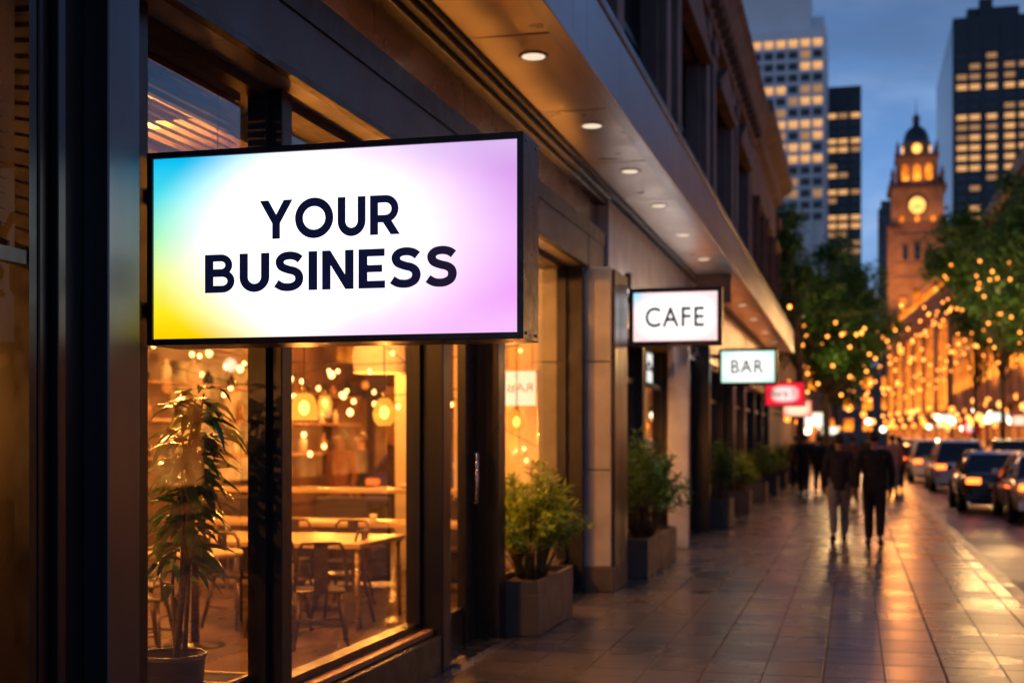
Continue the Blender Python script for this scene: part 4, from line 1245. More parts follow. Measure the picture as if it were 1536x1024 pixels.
# the row of smaller planters further on
def small_planter(k, x, y, hx, hy, h, hgt, r, label, first=None):
    t = thing('planter_bush', label, 'planter', (x, y, 0), 0, pg)
    planter_box(t, hx, hy, h)
    fern_bush(t, h - 0.05, r, r * 1.1, hgt, 44, random.Random(20 + k), 'leaf_shrub' if k % 2 == 0 else 'leaf_bush', 0.11, 0.032, 8)
for k, (y, hx, hy, h, hg, r) in enumerate(((24.6, 0.27, 0.5, 0.52, 1.1, 0.48), (29.3, 0.24, 0.42, 0.48, 0.95, 0.45), (34.6, 0.25, 0.45, 0.5, 1.05, 0.5), (39.4, 0.25, 0.45, 0.5, 1.0, 0.5), (44.0, 0.25, 0.45, 0.5, 1.0, 0.5), (49.0, 0.25, 0.45, 0.5, 1.0, 0.5))):
    small_planter(k, -2.42 + 0.02 * k, y, hx, hy, h, hg, r, ORD[k + 2] + ' planter from the camera in the row, square box with rounded shrub')

# ------------------------------------------------------------------ people
def skin_mesh(verts, edges, radii, sub=2):
    me = bpy.data.meshes.new('skin_tmp')
    me.from_pydata([Vector(v) for v in verts], edges, [])
    o = bpy.data.objects.new('skin_tmp', me); COL.objects.link(o)
    o.modifiers.new('s', 'SKIN').use_smooth_shade = True
    ss = o.modifiers.new('u', 'SUBSURF'); ss.levels = sub; ss.render_levels = sub
    d = me.skin_vertices[0].data
    for i, r in enumerate(radii):
        d[i].radius = r if isinstance(r, tuple) else (r, r)
    d[0].use_root = True
    dg = bpy.context.evaluated_depsgraph_get()
    out = bpy.data.meshes.new_from_object(o.evaluated_get(dg))
    bpy.data.objects.remove(o)
    for p in out.polygons: p.use_smooth = True
    return out

def chain_mesh(chains, sub=2):
    """chains: list of (start_key or None, [(key,(x,y,z),r)...]) growing a tree; returns mesh"""
    idx = {}; V = []; E = []; Rr = []
    for start, pts in chains:
        prev = idx[start] if start else None
        for key, p, r in pts:
            i = len(V); V.append(p); Rr.append(r); idx[key] = i
            if prev is not None: E.append((prev, i))
            prev = i
    return skin_mesh(V, E, Rr, sub)

def make_person(name, label, top, legs, H=1.7, stride=0.2, arm=0.12, loc=(0, 0, 0), rz=0.0, grp=None, hair='hair', slim=1.0, long_hair=False, phase=1):
    """walks towards +Y"""
    s = H / 1.75
    t = thing(name, label, 'person', loc, rz, grp)
    def P(x, y, z): return (x * s, y * s, z * s)
    sw = 0.185 * slim
    # joint positions: phase side leads
    hipz, kneez, ank = 0.92, 0.50, 0.085
    J = {}
    for sx in (-1, 1):
        lead = sx * phase
        fy = stride * lead
        J[sx] = dict(hip=(sx * 0.085, 0, hipz), knee=(sx * 0.09, fy * 0.55 + 0.045, kneez), ank=(sx * 0.085, fy - (0.0 if lead > 0 else 0.03), ank + (0 if lead > 0 else 0.05)),
                     toe=(sx * 0.105, fy + 0.15, 0.03 if lead > 0 else 0.035), heel=(sx * 0.085, fy - 0.05, 0.035 if lead > 0 else 0.08),
                     sh=(sx * sw, -0.01, 1.42), el=(sx * (sw + 0.06), -0.03 - arm * 0.5 * lead, 1.13), wr=(sx * (sw + 0.045), 0.02 - arm * 1.2 * lead, 0.86))
    # body: one continuous skin
    ch_ = [(None, [('pel', P(0, 0, 0.95), 0.12 * s), ('wai', P(0, 0, 1.10), 0.105 * s), ('che', P(0, 0.0, 1.30), (0.135 * s, 0.10 * s)), ('nb', P(0, -0.01, 1.46), 0.06 * s), ('nk', P(0, 0.0, 1.53), 0.05 * s),
                   ('hd', P(0, 0.015, 1.60), (0.068 * s, 0.075 * s)), ('hd2', P(0, 0.015, 1.68), (0.072 * s, 0.088 * s)), ('hd3', P(0, 0.01, 1.735), 0.045 * s)])]
    for sx in (-1, 1):
        j = J[sx]
        ch_.append(('che', [(f'sh{sx}', P(*j['sh']), 0.055 * s), (f'el{sx}', P(*j['el']), 0.038 * s), (f'wr{sx}', P(*j['wr']), 0.025 * s)]))
        w = Vector(j['wr']); d = (Vector(j['wr']) - Vector(j['el'])).normalized()
        palm = w + d * 0.06
        ch_.append((f'wr{sx}', [(f'pm{sx}', P(*palm), (0.030 * s, 0.018 * s))]))
        for q in range(4):
            off = (q - 1.5) * 0.019
            b = palm + d * 0.04 + Vector((0, off, 0)); L = (0.065, 0.08, 0.075, 0.055)[q]
            m_ = b + d * L * 0.5 + Vector((-sx * 0.006, 0, 0)); e_ = b + d * L * 0.95 + Vector((-sx * 0.022, 0.0, 0))
            ch_.append((f'pm{sx}', [(f'f{sx}{q}a', P(*b), 0.010 * s), (f'f{sx}{q}b', P(*m_), 0.009 * s), (f'f{sx}{q}c', P(*e_), 0.008 * s)]))
        tb = palm + Vector((-sx * 0.008, 0.035, 0.005)); te = tb + d * 0.05 + Vector((-sx * 0.01, 0.012, 0))
        ch_.append((f'pm{sx}', [(f'th{sx}a', P(*tb), 0.010 * s), (f'th{sx}b', P(*te), 0.009 * s)]))
        ch_.append(('pel', [(f'hp{sx}', P(*j['hip']), 0.085 * s), (f'kn{sx}', P(*j['knee']), 0.052 * s), (f'an{sx}', P(*j['ank']), 0.034 * s), (f'to{sx}', P(*j['toe']), 0.028 * s)]))
    obj('body', chain_mesh(ch_), 'skin', t)
    # jacket / top
    c = [(None, [('pel', P(0, 0, 0.80), (0.200 * s * slim, 0.155 * s)), ('hip', P(0, 0, 0.93), (0.195 * s * slim, 0.150 * s)), ('wai', P(0, 0, 1.10), (0.172 * s * slim, 0.130 * s)), ('che', P(0, -0.005, 1.30), (0.195 * s * slim, 0.138 * s)), ('up', P(0, -0.01, 1.42), (0.13 * s * slim, 0.095 * s)), ('nb', P(0, -0.01, 1.49), 0.066 * s)])]
    for sx in (-1, 1):
        j = J[sx]; w = Vector(j['el']).lerp(Vector(j['wr']), 0.93)
        c.append(('up', [(f'sh{sx}', P(*j['sh']), 0.078 * s), (f'el{sx}', P(*j['el']), 0.056 * s), (f'wr{sx}', P(*w), 0.042 * s)]))
    obj('jacket', chain_mesh(c), top, t)
    c = [(None, [('pel', P(0, 0, 0.93), (0.175 * s * slim, 0.14 * s)), ('wst', P(0, 0, 1.06), (0.165 * s * slim, 0.13 * s))])]
    for sx in (-1, 1):
        j = J[sx]; mid = Vector(j['hip']).lerp(Vector(j['knee']), 0.5)
        c.append(('pel', [(f'hp{sx}', P(j['hip'][0], 0, hipz - 0.06), 0.112 * s), (f'md{sx}', P(*mid), 0.104 * s), (f'kn{sx}', P(*j['knee']), 0.082 * s), (f'cf{sx}', P(*(Vector(j['knee']).lerp(Vector(j['ank']), 0.45) + Vector((0, -0.015, 0)))), 0.080 * s), (f'an{sx}', P(*(Vector(j['ank']) + Vector((0, 0, 0.01)))), 0.064 * s)]))
    obj('trousers', chain_mesh(c), legs, t)
    for sx in (-1, 1):
        j = J[sx]
        c = [(None, [('h', P(*j['heel']), 0.052 * s), ('m', P(j['heel'][0] + sx * 0.008, (j['heel'][1] + j['toe'][1]) / 2, 0.045 if sx * phase > 0 else 0.055), 0.056 * s), ('t', P(*j['toe']), 0.046 * s)])]
        me = chain_mesh(c)
        zmin = min(v.co.z for v in me.vertices)
        for v in me.vertices:
            if sx * phase > 0: v.co.z -= zmin
            else: v.co.z = max(v.co.z, 0.0)
        obj('shoe', me, 'shoe', t)
    bm = BM(); ball(bm, P(0, 0.0, 1.675), 0.098 * s, 16, 10, (0.93, 1.08, 1.02))
    for v in bm.verts:
        if v.co.y > 0.055 * s and v.co.z < 1.70 * s: v.co.y = 0.03 * s
        if v.co.z < 1.60 * s: v.co.z = 1.60 * s
    if long_hair:
        bx(bm, -0.075 * s, 0.075 * s, -0.115 * s, -0.04 * s, 1.44 * s, 1.64 * s, bev=0.02)
    obj('hair', bm, hair, t)
    # face details on the side seen from elsewhere
    bm = BM()
    for sx in (-1, 1):
        ball(bm, P(sx * 0.028, 0.092, 1.665), 0.011 * s, 8, 6)
    obj('eyes', bm, 'white', t)
    bm = BM(); ball(bm, P(0, 0.103, 1.635), 0.014 * s, 8, 6, (0.8, 1, 1.5)); obj('nose', bm, 'skin', t)
    bm = BM(); ball(bm, P(0, 0.088, 1.60), 0.02 * s, 8, 6, (1.1, 0.4, 0.3)); obj('mouth', bm, 'browncloth', t)
    for sx in (-1, 1):
        bm = BM(); ball(bm, P(sx * 0.088, 0.01, 1.65), 0.022 * s, 8, 6, (0.4, 0.8, 1.3)); obj('ear', bm, 'skin', t)
    return t

cg = 'pedestrians on the left pavement'
make_person('person', 'slim walker in dark top and light grey trousers, left of the nearest pair', 'navy', 'jeans', 1.69, 0.13, 0.10, (-0.22, 21.6, 0), R(2), cg, slim=0.9)
make_person('person', 'taller walker all in black, right of the nearest pair', 'blackcloth', 'blackcloth', 1.73, 0.12, 0.14, (0.31, 20.9, 0), R(-2), cg, slim=1.08, phase=-1)
crowd = [((-1.35, 38.5), 'blackcloth', 'navy', 'walker in black at the left of the crowd near the planters', 1.72, 1.0),
         ((-0.95, 39.5), 'navy', 'blackcloth', 'walker in navy second from the left in the crowd', 1.66, 0.95),
         ((-1.75, 43.0), 'browncloth', 'blackcloth', 'walker in rust brown top hugging the left shopfronts', 1.68, 0.95),
         ((-0.02, 34.0), 'browncloth', 'navy', 'dark walker glimpsed between the nearest pair', 1.68, 1.0),
         ((1.05, 38.5), 'pinkcloth', 'jeans', 'walker in pale pink top nearest the kerb', 1.70, 1.0),
         ((1.35, 42.0), 'browncloth', 'navy', 'walker in brown behind the pale pink one', 1.66, 0.9),
         ((-0.55, 48.0), 'blackcloth', 'blackcloth', 'far walker in black between the crowd and the nearest pair', 1.7, 1.0),
         ((0.55, 56.0), 'navy', 'jeans', 'farthest walker in the middle of the pavement', 1.7, 1.0)]
for k, ((x, y), a, b, l, h, sl_) in enumerate(crowd):
    make_person('person', l, a, b, h, 0.14 + 0.03 * (k % 3), 0.12, (x, y, 0), R((k * 37) % 11 - 5), cg, slim=sl_, phase=1 if k % 2 else -1)
ig = 'people inside the near shop'
make_person('person', 'dark clothed person standing behind the far counter, left one', 'browncloth', 'blackcloth', 1.72, 0.03, 0.03, (-6.6, 16.6, 0.012), R(160), ig)
make_person('person', 'dark clothed person standing behind the far counter, right one', 'blackcloth', 'blackcloth', 1.70, 0.03, 0.03, (-5.75, 17.3, 0.012), R(190), ig)
make_person('person', 'person in navy deeper in the back room', 'navy', 'blackcloth', 1.70, 0.03, 0.03, (-7.3, 19.2, 0.012), R(120), ig)

# ------------------------------------------------------------------ cars
def car_body(st, sub=2):
    """st: list of (y, zbot, zmid, ztop, wbot, wmid, wtop) from rear to front; returns mesh"""
    bm = BM(); rings = []
    for (y, zb, zm, zt, wb, wm, wt) in st:
        half = [(wb * 0.9, zb), (wb, zb + 0.06), (wm, zm), (wm * 0.985, zm + (zt - zm) * 0.5), (wt, zt - 0.015), (wt * 0.55, zt)]
        pts = half + [(-a, b) for a, b in half[::-1]]
        rings.append([bm.verts.new((a, y, b)) for a, b in pts])
    n = len(rings[0])
    for i in range(len(rings) - 1):
        for k in range(n):
            bm.faces.new((rings[i][k], rings[i][(k + 1) % n], rings[i + 1][(k + 1) % n], rings[i + 1][k]))
    bm.faces.new(rings[0][::-1]); bm.faces.new(rings[-1])
    for f in bm.faces: f.smooth = True
    me = mesh_of('b', bm)
    o = bpy.data.objects.new('tmp', me); COL.objects.link(o)
    m = o.modifiers.new('s', 'SUBSURF'); m.levels = sub; m.render_levels = sub
    dg = bpy.context.evaluated_depsgraph_get()
    out = bpy.data.meshes.new_from_object(o.evaluated_get(dg))
    bpy.data.objects.remove(o)
    return out

def make_car(kind, paint, label, loc, rz=0.0, grp='cars along the kerb lane', W=0.89, lights=True):
    suv = kind == 'suv'
    t = thing('parked_car', label, 'car', loc, rz, grp)
    L = 4.5
    zs = 1.0 if suv else 0.93
    k = W / 0.89
    st = [(0.0, 0.30, 0.62, zs - 0.04, 0.70, 0.76, 0.66), (0.10, 0.24, 0.62, zs + 0.0, 0.80, 0.86, 0.75), (0.75, 0.20, 0.60, zs + 0.02, 0.83, 0.89, 0.80), (1.6, 0.20, 0.58, zs, 0.83, 0.89, 0.82),
          (2.6, 0.20, 0.58, zs - 0.02, 0.83, 0.89, 0.82), (3.3, 0.20, 0.57, zs - 0.06, 0.83, 0.88, 0.78), (4.1, 0.22, 0.52, zs - 0.20, 0.80, 0.85, 0.70), (4.42, 0.26, 0.48, zs - 0.32, 0.68, 0.74, 0.58)]
    st = [(y, zb, zm, zt, wb * k, wm * k, wt * k) for (y, zb, zm, zt, wb, wm, wt) in st]
    body = obj('body', car_body(st), paint, t)
    # greenhouse (dark glass) and roof with pillars
    H = 1.66 if suv else 1.42
    if suv:
        prof = [(0.06, zs - 0.02), (0.28, H - 0.06), (0.55, H), (1.9, H + 0.02), (2.55, H - 0.05), (3.25, zs - 0.04)]
    else:
        prof = [(0.55, zs), (1.15, H - 0.07), (1.5, H), (2.1, H + 0.01), (2.6, H - 0.06), (3.35, zs - 0.05)]
    wb_, wt_ = 0.79 * k, 0.60 * k
    def wid(z): return wb_ + (wt_ - wb_) * (z - zs) / (H - zs)
    bm = BM()
    a_ = [bm.verts.new((wid(z), y, z)) for y, z in prof]; b_ = [bm.verts.new((-wid(z), y, z)) for y, z in prof]
    n = len(prof)
    for i in range(n - 1):
        bm.faces.new((a_[i], a_[i + 1], b_[i + 1], b_[i]))
    bm.faces.new(a_); bm.faces.new(b_[::-1]); bm.faces.new((a_[0], b_[0], b_[-1], a_[-1]))
    obj('window', bm, 'carglass', t)
    bm = BM()
    top = [q for q in prof if q[1] > H - 0.08]
    up_ = [(y, z + 0.012) for y, z in top]
    poly = up_ + [(y, z - 0.035) for y, z in top[::-1]]
    v0 = [bm.verts.new((wid(z) * 1.012, y, z)) for y, z in poly]; v1 = [bm.verts.new((-wid(z) * 1.012, y, z)) for y, z in poly]
    m_ = len(poly)
    for i in range(m_): bm.faces.new((v0[i], v0[(i + 1) % m_], v1[(i + 1) % m_], v1[i]))
    bm.faces.new(v0[::-1]); bm.faces.new(v1)
    for sx in (-1, 1):
        def pil(p, q, r):
            tube(bm, [(sx * wid(p[1]) * 1.0, p[0], p[1]), (sx * wid(q[1]) * 1.0, q[0], q[1])], r, 6)
        pil(prof[0], prof[1], 0.05); pil(prof[1], prof[2], 0.045); pil(prof[-1], prof[-2], 0.035)
        pil((prof[2][0] + 0.45, zs), (prof[2][0] + 0.45, H - 0.02), 0.032)
    obj('roof', bm, paint, t)
    for sx in (-1, 1):
        for y in (0.82, 3.62):
            bm = BM(); lathe(bm, [(0.20, -0.10), (0.305, -0.10), (0.325, -0.06), (0.325, 0.06), (0.305, 0.10), (0.20, 0.10)], (sx * 0.80 * k, y, 0.325), 24, 'X'); wh = obj('wheel', bm, 'rubber', t)
            bm = BM(); lathe(bm, [(0.06, sx * 0.085), (0.195, sx * 0.098), (0.205, sx * 0.104), (0.20, sx * 0.08)], (sx * 0.80 * k, y, 0.325), 20, 'X')
            for q in range(5):
                a = q * 2 * math.pi / 5
                tube(bm, [(sx * (0.80 * k + 0.095), y, 0.325), (sx * (0.80 * k + 0.095), y + 0.19 * math.cos(a), 0.325 + 0.19 * math.sin(a))], 0.022, 5)
            obj('rim', bm, 'chrome', wh)
            bm = BM(); lathe(bm, [(0.30, -0.02), (0.375, -0.02), (0.375, 0.02), (0.30, 0.02)], (sx * 0.873 * k, y, 0.335), 24, 'X'); obj('wheel_arch', bm, 'rubber', t)
        bm = BM(); bx(bm, sx * 0.44 * k, sx * 0.76 * k, -0.012, 0.06, zs - 0.25, zs - 0.11, bev=0.02)
        tl = obj('tail_light', bm, 'tail' if lights else 'paint_red', t)
        bm = BM(); bx(bm, sx * 0.45 * k, sx * 0.66 * k, 4.33, 4.43, 0.55, 0.66, bev=0.02); obj('headlight', bm, 'chrome', t)
        bm = BM(); bx(bm, sx * 0.86 * k, sx * 1.0 * k, 2.85, 2.95, zs + 0.0, zs + 0.13, bev=0.02); obj('mirror', bm, paint, t)
    bm = BM(); bx(bm, -0.26, 0.26, -0.016, 0.02, 0.60, 0.71, bev=0.004); obj('number_plate', bm, 'plate', t)
    bm = BM(); bx(bm, -0.78 * k, 0.78 * k, -0.03, 0.14, 0.27, 0.47, bev=0.03); obj('rear_bumper', bm, paint, t)
    bm = BM(); bx(bm, -0.66 * k, 0.66 * k, -0.02, 0.10, 0.20, 0.275, bev=0.01); obj('diffuser', bm, 'rubber', t)
    return t

make_car('sedan', 'paint_silver', 'pale silver car cut off by the right edge of the photo', (4.00, 28.6, -0.12))
make_car('sedan', 'paint_black', 'black sedan with glowing amber tail lights, nearest whole car', (3.30, 32.6, -0.12), R(0))
make_car('suv', 'paint_silver', 'silver tall car with bright tail lights just ahead of the black sedan', (3.30, 44.5, -0.12))
make_car('suv', 'paint_white', 'white estate car third in the kerb line', (3.02, 54.0, -0.12))
make_car('sedan', 'paint_red', 'dark red car ahead of the white estate', (3.0, 66.0, -0.12))
make_car('suv', 'paint_white', 'pale car seen above the red one far up the line', (3.0, 76.0, -0.12))
make_car('sedan', 'paint_black', 'farthest dark car in the kerb line', (3.0, 87.0, -0.12))
make_car('sedan', 'paint_blue', 'dark car in the outer lane right of the black sedan', (6.0, 40.0, -0.12), grp='cars in the outer lane')
make_car('suv', 'paint_black', 'dark tall car in the outer lane farther off', (6.0, 55.0, -0.12), grp='cars in the outer lane')
for k, (x, y, p) in enumerate(((-4.5, 100.5, 'paint_silver'), (-1.5, 104.5, 'paint_red'), (-8.5, 102.5, 'paint_white'))):
    make_car('sedan', p, ['silver car crossing on the far side street', 'red car crossing on the far side street', 'white car crossing on the far side street'][k], (x, y, -0.12), R(-90 if k != 1 else 90), 'cars on the side street')

# ------------------------------------------------------------------ street trees
def make_tree(name, label, loc, H, crown, n_leaf, seed, trunk_h, grp='street trees', leafsize=0.22, bare=0.12):
    """crown: (cx,cy,cz,rx,ry,rz) relative"""
    rs = random.Random(seed)
    t = thing(name, label, 'tree', loc, 0, grp)
    cx, cy_, cz, rx, ry, rz_ = crown
    tr = BM()
    tube(tr, [(0, 0, 0), (0.03, 0.02, trunk_h * 0.5), (0.0, 0.05, trunk_h), (cx * 0.5, cy_ * 0.5, cz)], [0.19, 0.15, 0.13, 0.07], 10)
    clumps = []
    for k in range(44):
        while True:
            v = Vector((rs.uniform(-1, 1), rs.uniform(-1, 1), rs.uniform(-1, 1)))
            if 0.25 < v.length < 1: break
        v = v.normalized() * (0.45 + 0.5 * rs.random())
        c = Vector((cx + v.x * rx, cy_ + v.y * ry, cz + v.z * rz_))
        clumps.append((c, rs.uniform(0.16, 0.34) * (rx + ry + rz_) / 3))
    for c, r in clumps[:16]:
        s0 = Vector((0, 0.05, trunk_h * rs.uniform(0.85, 1.05)))
        mid = s0.lerp(c, 0.5) + Vector((0, 0, -0.25 * rs.random()))
        tube(tr, [s0, mid, c], [0.07, 0.045, 0.015], 6)
    obj('trunk', tr, 'bark', t)
    lf = BM()
    per = n_leaf // len(clumps)
    for c, r in clumps:
        for k in range(per):
            v = Vector((rs.gauss(0, 1), rs.gauss(0, 1), rs.gauss(0, 0.75)))
            v = v.normalized() * r * (rs.random() ** 0.45) * rs.choice((1, 1, 1, 1.25))
            p = c + v
            d = Vector((rs.uniform(-1, 1), rs.uniform(-1, 1), rs.uniform(-1, 0.4)))
            leaf(lf, p, d, leafsize * rs.uniform(0.7, 1.4), leafsize * 0.55 * rs.uniform(0.7, 1.3), 0.3, 2)
    obj('crown', lf, 'leaf_tree', t, recalc=False)
    return t
make_tree('street_tree', 'large dark tree at the far end of the left pavement before the white tower', (-1.1, 56.0, 0), 10, (0.25, 0, 6.5, 2.3, 2.6, 3.7), 13000, 1, 3.4, leafsize=0.20)
make_tree('street_tree', 'second dark tree behind the large left tree', (-0.9, 75.0, 0), 10, (0.5, 0, 7.2, 2.7, 3, 4.4), 9000, 2, 3.6, leafsize=0.26)
make_tree('street_tree', 'tree with foliage tight against the left facades above the red sign', (-1.9, 50.0, 0), 10, (-0.55, 0, 7.8, 0.95, 2.2, 3.0), 4500, 9, 4.5, leafsize=0.2)
make_tree('street_tree', 'big dark tree cut by the right edge, nearest on the far pavement', (9.0, 66.0, 0), 16, (0.6, 0, 9.8, 4.2, 4.6, 5.0), 15000, 3, 5.2, leafsize=0.30)
make_tree('street_tree', 'tall dark tree second along the far pavement', (8.6, 84.0, 0), 16, (0.3, 0, 12.2, 4.4, 5.0, 5.2), 14000, 4, 5.6, leafsize=0.34)
make_tree('street_tree', 'dark tree third along the far pavement', (8.8, 105.0, 0), 16, (0.9, 0, 13.2, 3.6, 4.6, 4.8), 9000, 5, 5.6, leafsize=0.42)

# ------------------------------------------------------------------ lit classical building on the far side of the road
def goldwin(name, lo, hi, s):
    m, nt, out = newmat(name)
    tc = N(nt, 'ShaderNodeTexCoord'); sp_ = N(nt, 'ShaderNodeSeparateXYZ'); nt.links.new(tc.outputs['Generated'], sp_.inputs[0])
    e = N(nt, 'ShaderNodeEmission')
    f = mathn(nt, 'MULTIPLY', mapr(nt, sp_.outputs[2], 0, 1, 1.0, 0.45), mapr(nt, noise(nt, 0.9, 4), 0.3, 0.7, 0.25, 1.35))
    nt.links.new(mixcol(nt, f, lo, hi), e.inputs[0])
    nt.links.new(mathn(nt, 'MULTIPLY', f, s), e.inputs[1])
    nt.links.new(e.outputs[0], out.inputs[0])
    m.cycles.emission_sampling = 'NONE'
    return m
M['goldwin'] = goldwin('golden_lit_window', (1.0, 0.15, 0.008), (1.0, 0.29, 0.025), 2.6)
M['shopglow'] = goldwin('lit_shop_window', (1.0, 0.13, 0.015), (1.0, 0.32, 0.06), 1.6)
M['sandstone'] = pbr('sandstone', (0.34, 0.18, 0.095), 0.85, 0, 0.3, 0.35, 0.08, bump=0.3, bscale=3)
XW = 10.5
hall = thing('arcade_building', 'long classical sandstone building glowing gold across the road, with cornice lights', 'building', (XW, 62, 0))
HL = Vector((-XW, -62, 0))
HY0, HY1, HZ = 62.0, 158.0, 17.6
def hq(n, bm, m, p=None):
    o = obj(n, bm, m, p or hall)
    if not p: o.location = HL
    return o
bay = 5.5
nb = int((HY1 - HY0) / bay)
bm = BM(); bx(bm, XW + 0.3, XW + 9, HY0, HY1, 0, HZ); hq('wall', bm, 'sandstone')
for k in range(nb + 1):
    y = HY0 + k * bay
    bm = BM()
    bx(bm, XW + 0.14, XW + 0.297, y - 0.5, y + 0.5, 4.5, HZ - 1.6)
    bx(bm, XW + 0.10, XW + 0.297, y - 0.65, y + 0.65, HZ - 1.6, HZ - 1.003)
    bx(bm, XW + 0.16, XW + 0.297, y - 0.55, y + 0.55, 0, 4.0)
    hq('pilaster', bm, 'sandstone')
bm = BM(); bx(bm, XW - 0.9, XW + 9.2, HY0 - 0.4, HY1 + 0.4, HZ + 0.002, HZ + 0.8); hq('cornice', bm, 'sandstone')
bm = BM(); bx(bm, XW - 0.5, XW + 0.297, HY0, HY1, HZ - 1.0, HZ); hq('frieze', bm, 'sandstone')
bm = BM(); bx(bm, XW - 0.35, XW + 0.297, HY0, HY1, 4.003, 4.5); hq('ledge', bm, 'sandstone')
bm = BM()
y = HY0
while y < HY1:
    bx(bm, XW - 0.3, XW - 0.05, y, y + 0.35, HZ + 0.803, HZ + 1.7); y += 0.9
bx(bm, XW - 0.35, XW, HY0, HY1, HZ + 1.703, HZ + 1.95)
hq('balustrade', bm, 'sandstone')
bm = BM()
w0 = s0_ = None
for k in range(nb):
    yc = HY0 + (k + 0.5) * bay
    # arched window
    bm = BM(); poly = [(-1.15, 0), (1.15, 0), (1.15, 6.6)] + [(1.15 * math.cos(a), 6.6 + 1.15 * math.sin(a)) for a in [math.pi * q / 10 for q in range(1, 10)]] + [(-1.15, 6.6)]
    if w0 is None:
        prism(bm, [(a * 1.45, b) for a, b in poly], 0.297, 0.20, 'X'); w0 = obj('window', bm, 'goldwin', hall); w = w0
        bm = BM(); bx(bm, 0.16, 0.197, -0.06, 0.06, 0, 7.6); bx(bm, 0.12, 0.195, -1.65, -0.06, 3.2, 3.35); bx(bm, 0.12, 0.195, 0.06, 1.65, 3.2, 3.35)
        wf = obj('window_frame', bm, 'black', w0)
        bm = BM(); bx(bm, 0.22, 0.29, -1.9, 1.9, 0.4, 3.2); s0_ = obj('shop_window', bm, 'shopglow', hall); s = s0_
    else:
        w = w0.copy(); COL.objects.link(w); f_ = wf.copy(); COL.objects.link(f_); f_.parent = w
        s = s0_.copy(); COL.objects.link(s)
    w.location = (0, yc - HY0, 6.4); s.location = (0, yc - HY0, 0)
bm = BM()
y = 96.0
while y < HY1:
    ball(bm, (XW - 0.6, y, HZ + 1.0), 0.16, 8, 6); y += 1.8
hq('cornice_lights', bm, 'lampglobe')
# floodlights at the foot of the upper storey (lit wall wash visible in the photo)
for y in (72, 92, 110, 128, 146):
    spot('flood_light', (7.9, y, 5.0), (XW + 0.3, y + 1, 11.0), 3200, (1.0, 0.42, 0.10), 120, 1.0, 0.3)

# angled town hall front below the clock tower
A0 = Vector((10.6, 160.0, 0)); A1 = Vector((5.6, 236.0, 0)); LA = (A1 - A0).length
th = thing('town_hall', 'ornate glowing orange town hall front at the foot of the clock tower', 'building', tuple(A0), math.atan2(A1.y - A0.y, A1.x - A0.x) - math.pi / 2)
# local frame: facade plane x=0 facing -x, running along +y
TH = 17.9
bm = BM(); bx(bm, 0.3, 14, 0, LA, 0, TH); obj('wall', bm, 'sandstone', th)
bm = BM(); bx(bm, -0.9, 14.2, -0.3, LA + 0.4, TH + 0.002, TH + 0.8); bx(bm, -0.45, 0.297, 0, LA, TH - 1.1, TH); bx(bm, -0.3, 0.297, 0, LA, 4.0, 4.5); obj('cornice', bm, 'sandstone', th)
nb2 = 6; bl = LA / nb2
for k in range(nb2 + 1):
    bm = BM(); bx(bm, -0.05, 0.297, max(0, k * bl - 1.3), min(LA, k * bl + 1.3), 4.503, TH - 1.103); bx(bm, -0.12, 0.297, max(0, k * bl - 1.5), min(LA, k * bl + 1.5), TH - 2.3, TH - 1.5); obj('pilaster', bm, 'sandstone', th)
for k in range(nb2):
    yc = (k + 0.5) * bl
    bm = BM(); poly = [(-3.6, 0), (3.6, 0), (3.6, 7.6)] + [(3.6 * math.cos(a), 7.6 + 3.2 * math.sin(a)) for a in [math.pi * q / 12 for q in range(1, 12)]] + [(-3.6, 7.6)]
    prism(bm, [(yc + a, 5.0 + b) for a, b in poly], 0.10, 0.297, 'X'); w = obj('window', bm, 'goldwin', th)
    bm = BM()
    for q in (-1.2, 1.2): bx(bm, 0.05, 0.097, yc + q - 0.12, yc + q + 0.12, 5.0, 14.6)
    bx(bm, 0.05, 0.097, yc - 1.07, yc + 1.07, 9.0, 9.3); obj('window_frame', bm, 'black', w)
    for q in (-3.2, 0, 3.2):
        bm = BM(); bx(bm, 0.05, 0.297, yc + q - 1.2, yc + q + 1.2, 0.4, 3.4); obj('shop_window', bm, 'shopglow', th)
y = 0.6
while y < LA:
    bm = BM(); bx(bm, -0.5, -0.25, y, y + 2.0, TH + 0.9, TH + 2.2); obj('cornice_light', bm, 'goldwin', th); y += 3.2
bm = BM(); bx(bm, -0.2, 0.4, 0, LA, TH + 0.803, TH + 2.6); obj('parapet', bm, 'sandstone', th)
for f in (0.1, 0.3, 0.5, 0.7, 0.9):
    p = A0.lerp(A1, f)
    spot('flood_light', (p.x - 5.5, p.y - 3, 3.5), (p.x + 0.5, p.y + 3, 12), 5200, (1.0, 0.36, 0.07), 120, 1.0, 0.4)
# low lit shops across the road, seen in the glass reflections
t = thing('opposite_shops', 'low row of lit shops across the road mirrored in the near glass', 'building', (XW, 4, 0))
bm = BM(); bx(bm, 0.3, 8, 0, 57.5, 0, 6.6); obj('wall', bm, 'brownstone', t)
bm = BM(); bx(bm, -0.2, 8.2, -0.1, 57.4, 6.603, 7.0); obj('cornice', bm, 'terracotta', t)
for k in range(14):
    bm = BM(); bx(bm, 0.2, 0.297, 0.6 + 4.1 * k, 3.6 + 4.1 * k, 0.4, 3.0); obj('shop_window', bm, 'shopglow', t)
    if k % 2: bm = BM(); bx(bm, 0.2, 0.297, 1.0 + 4.1 * k, 2.4 + 4.1 * k, 4.2, 5.8); obj('window', bm, 'goldwin', t)
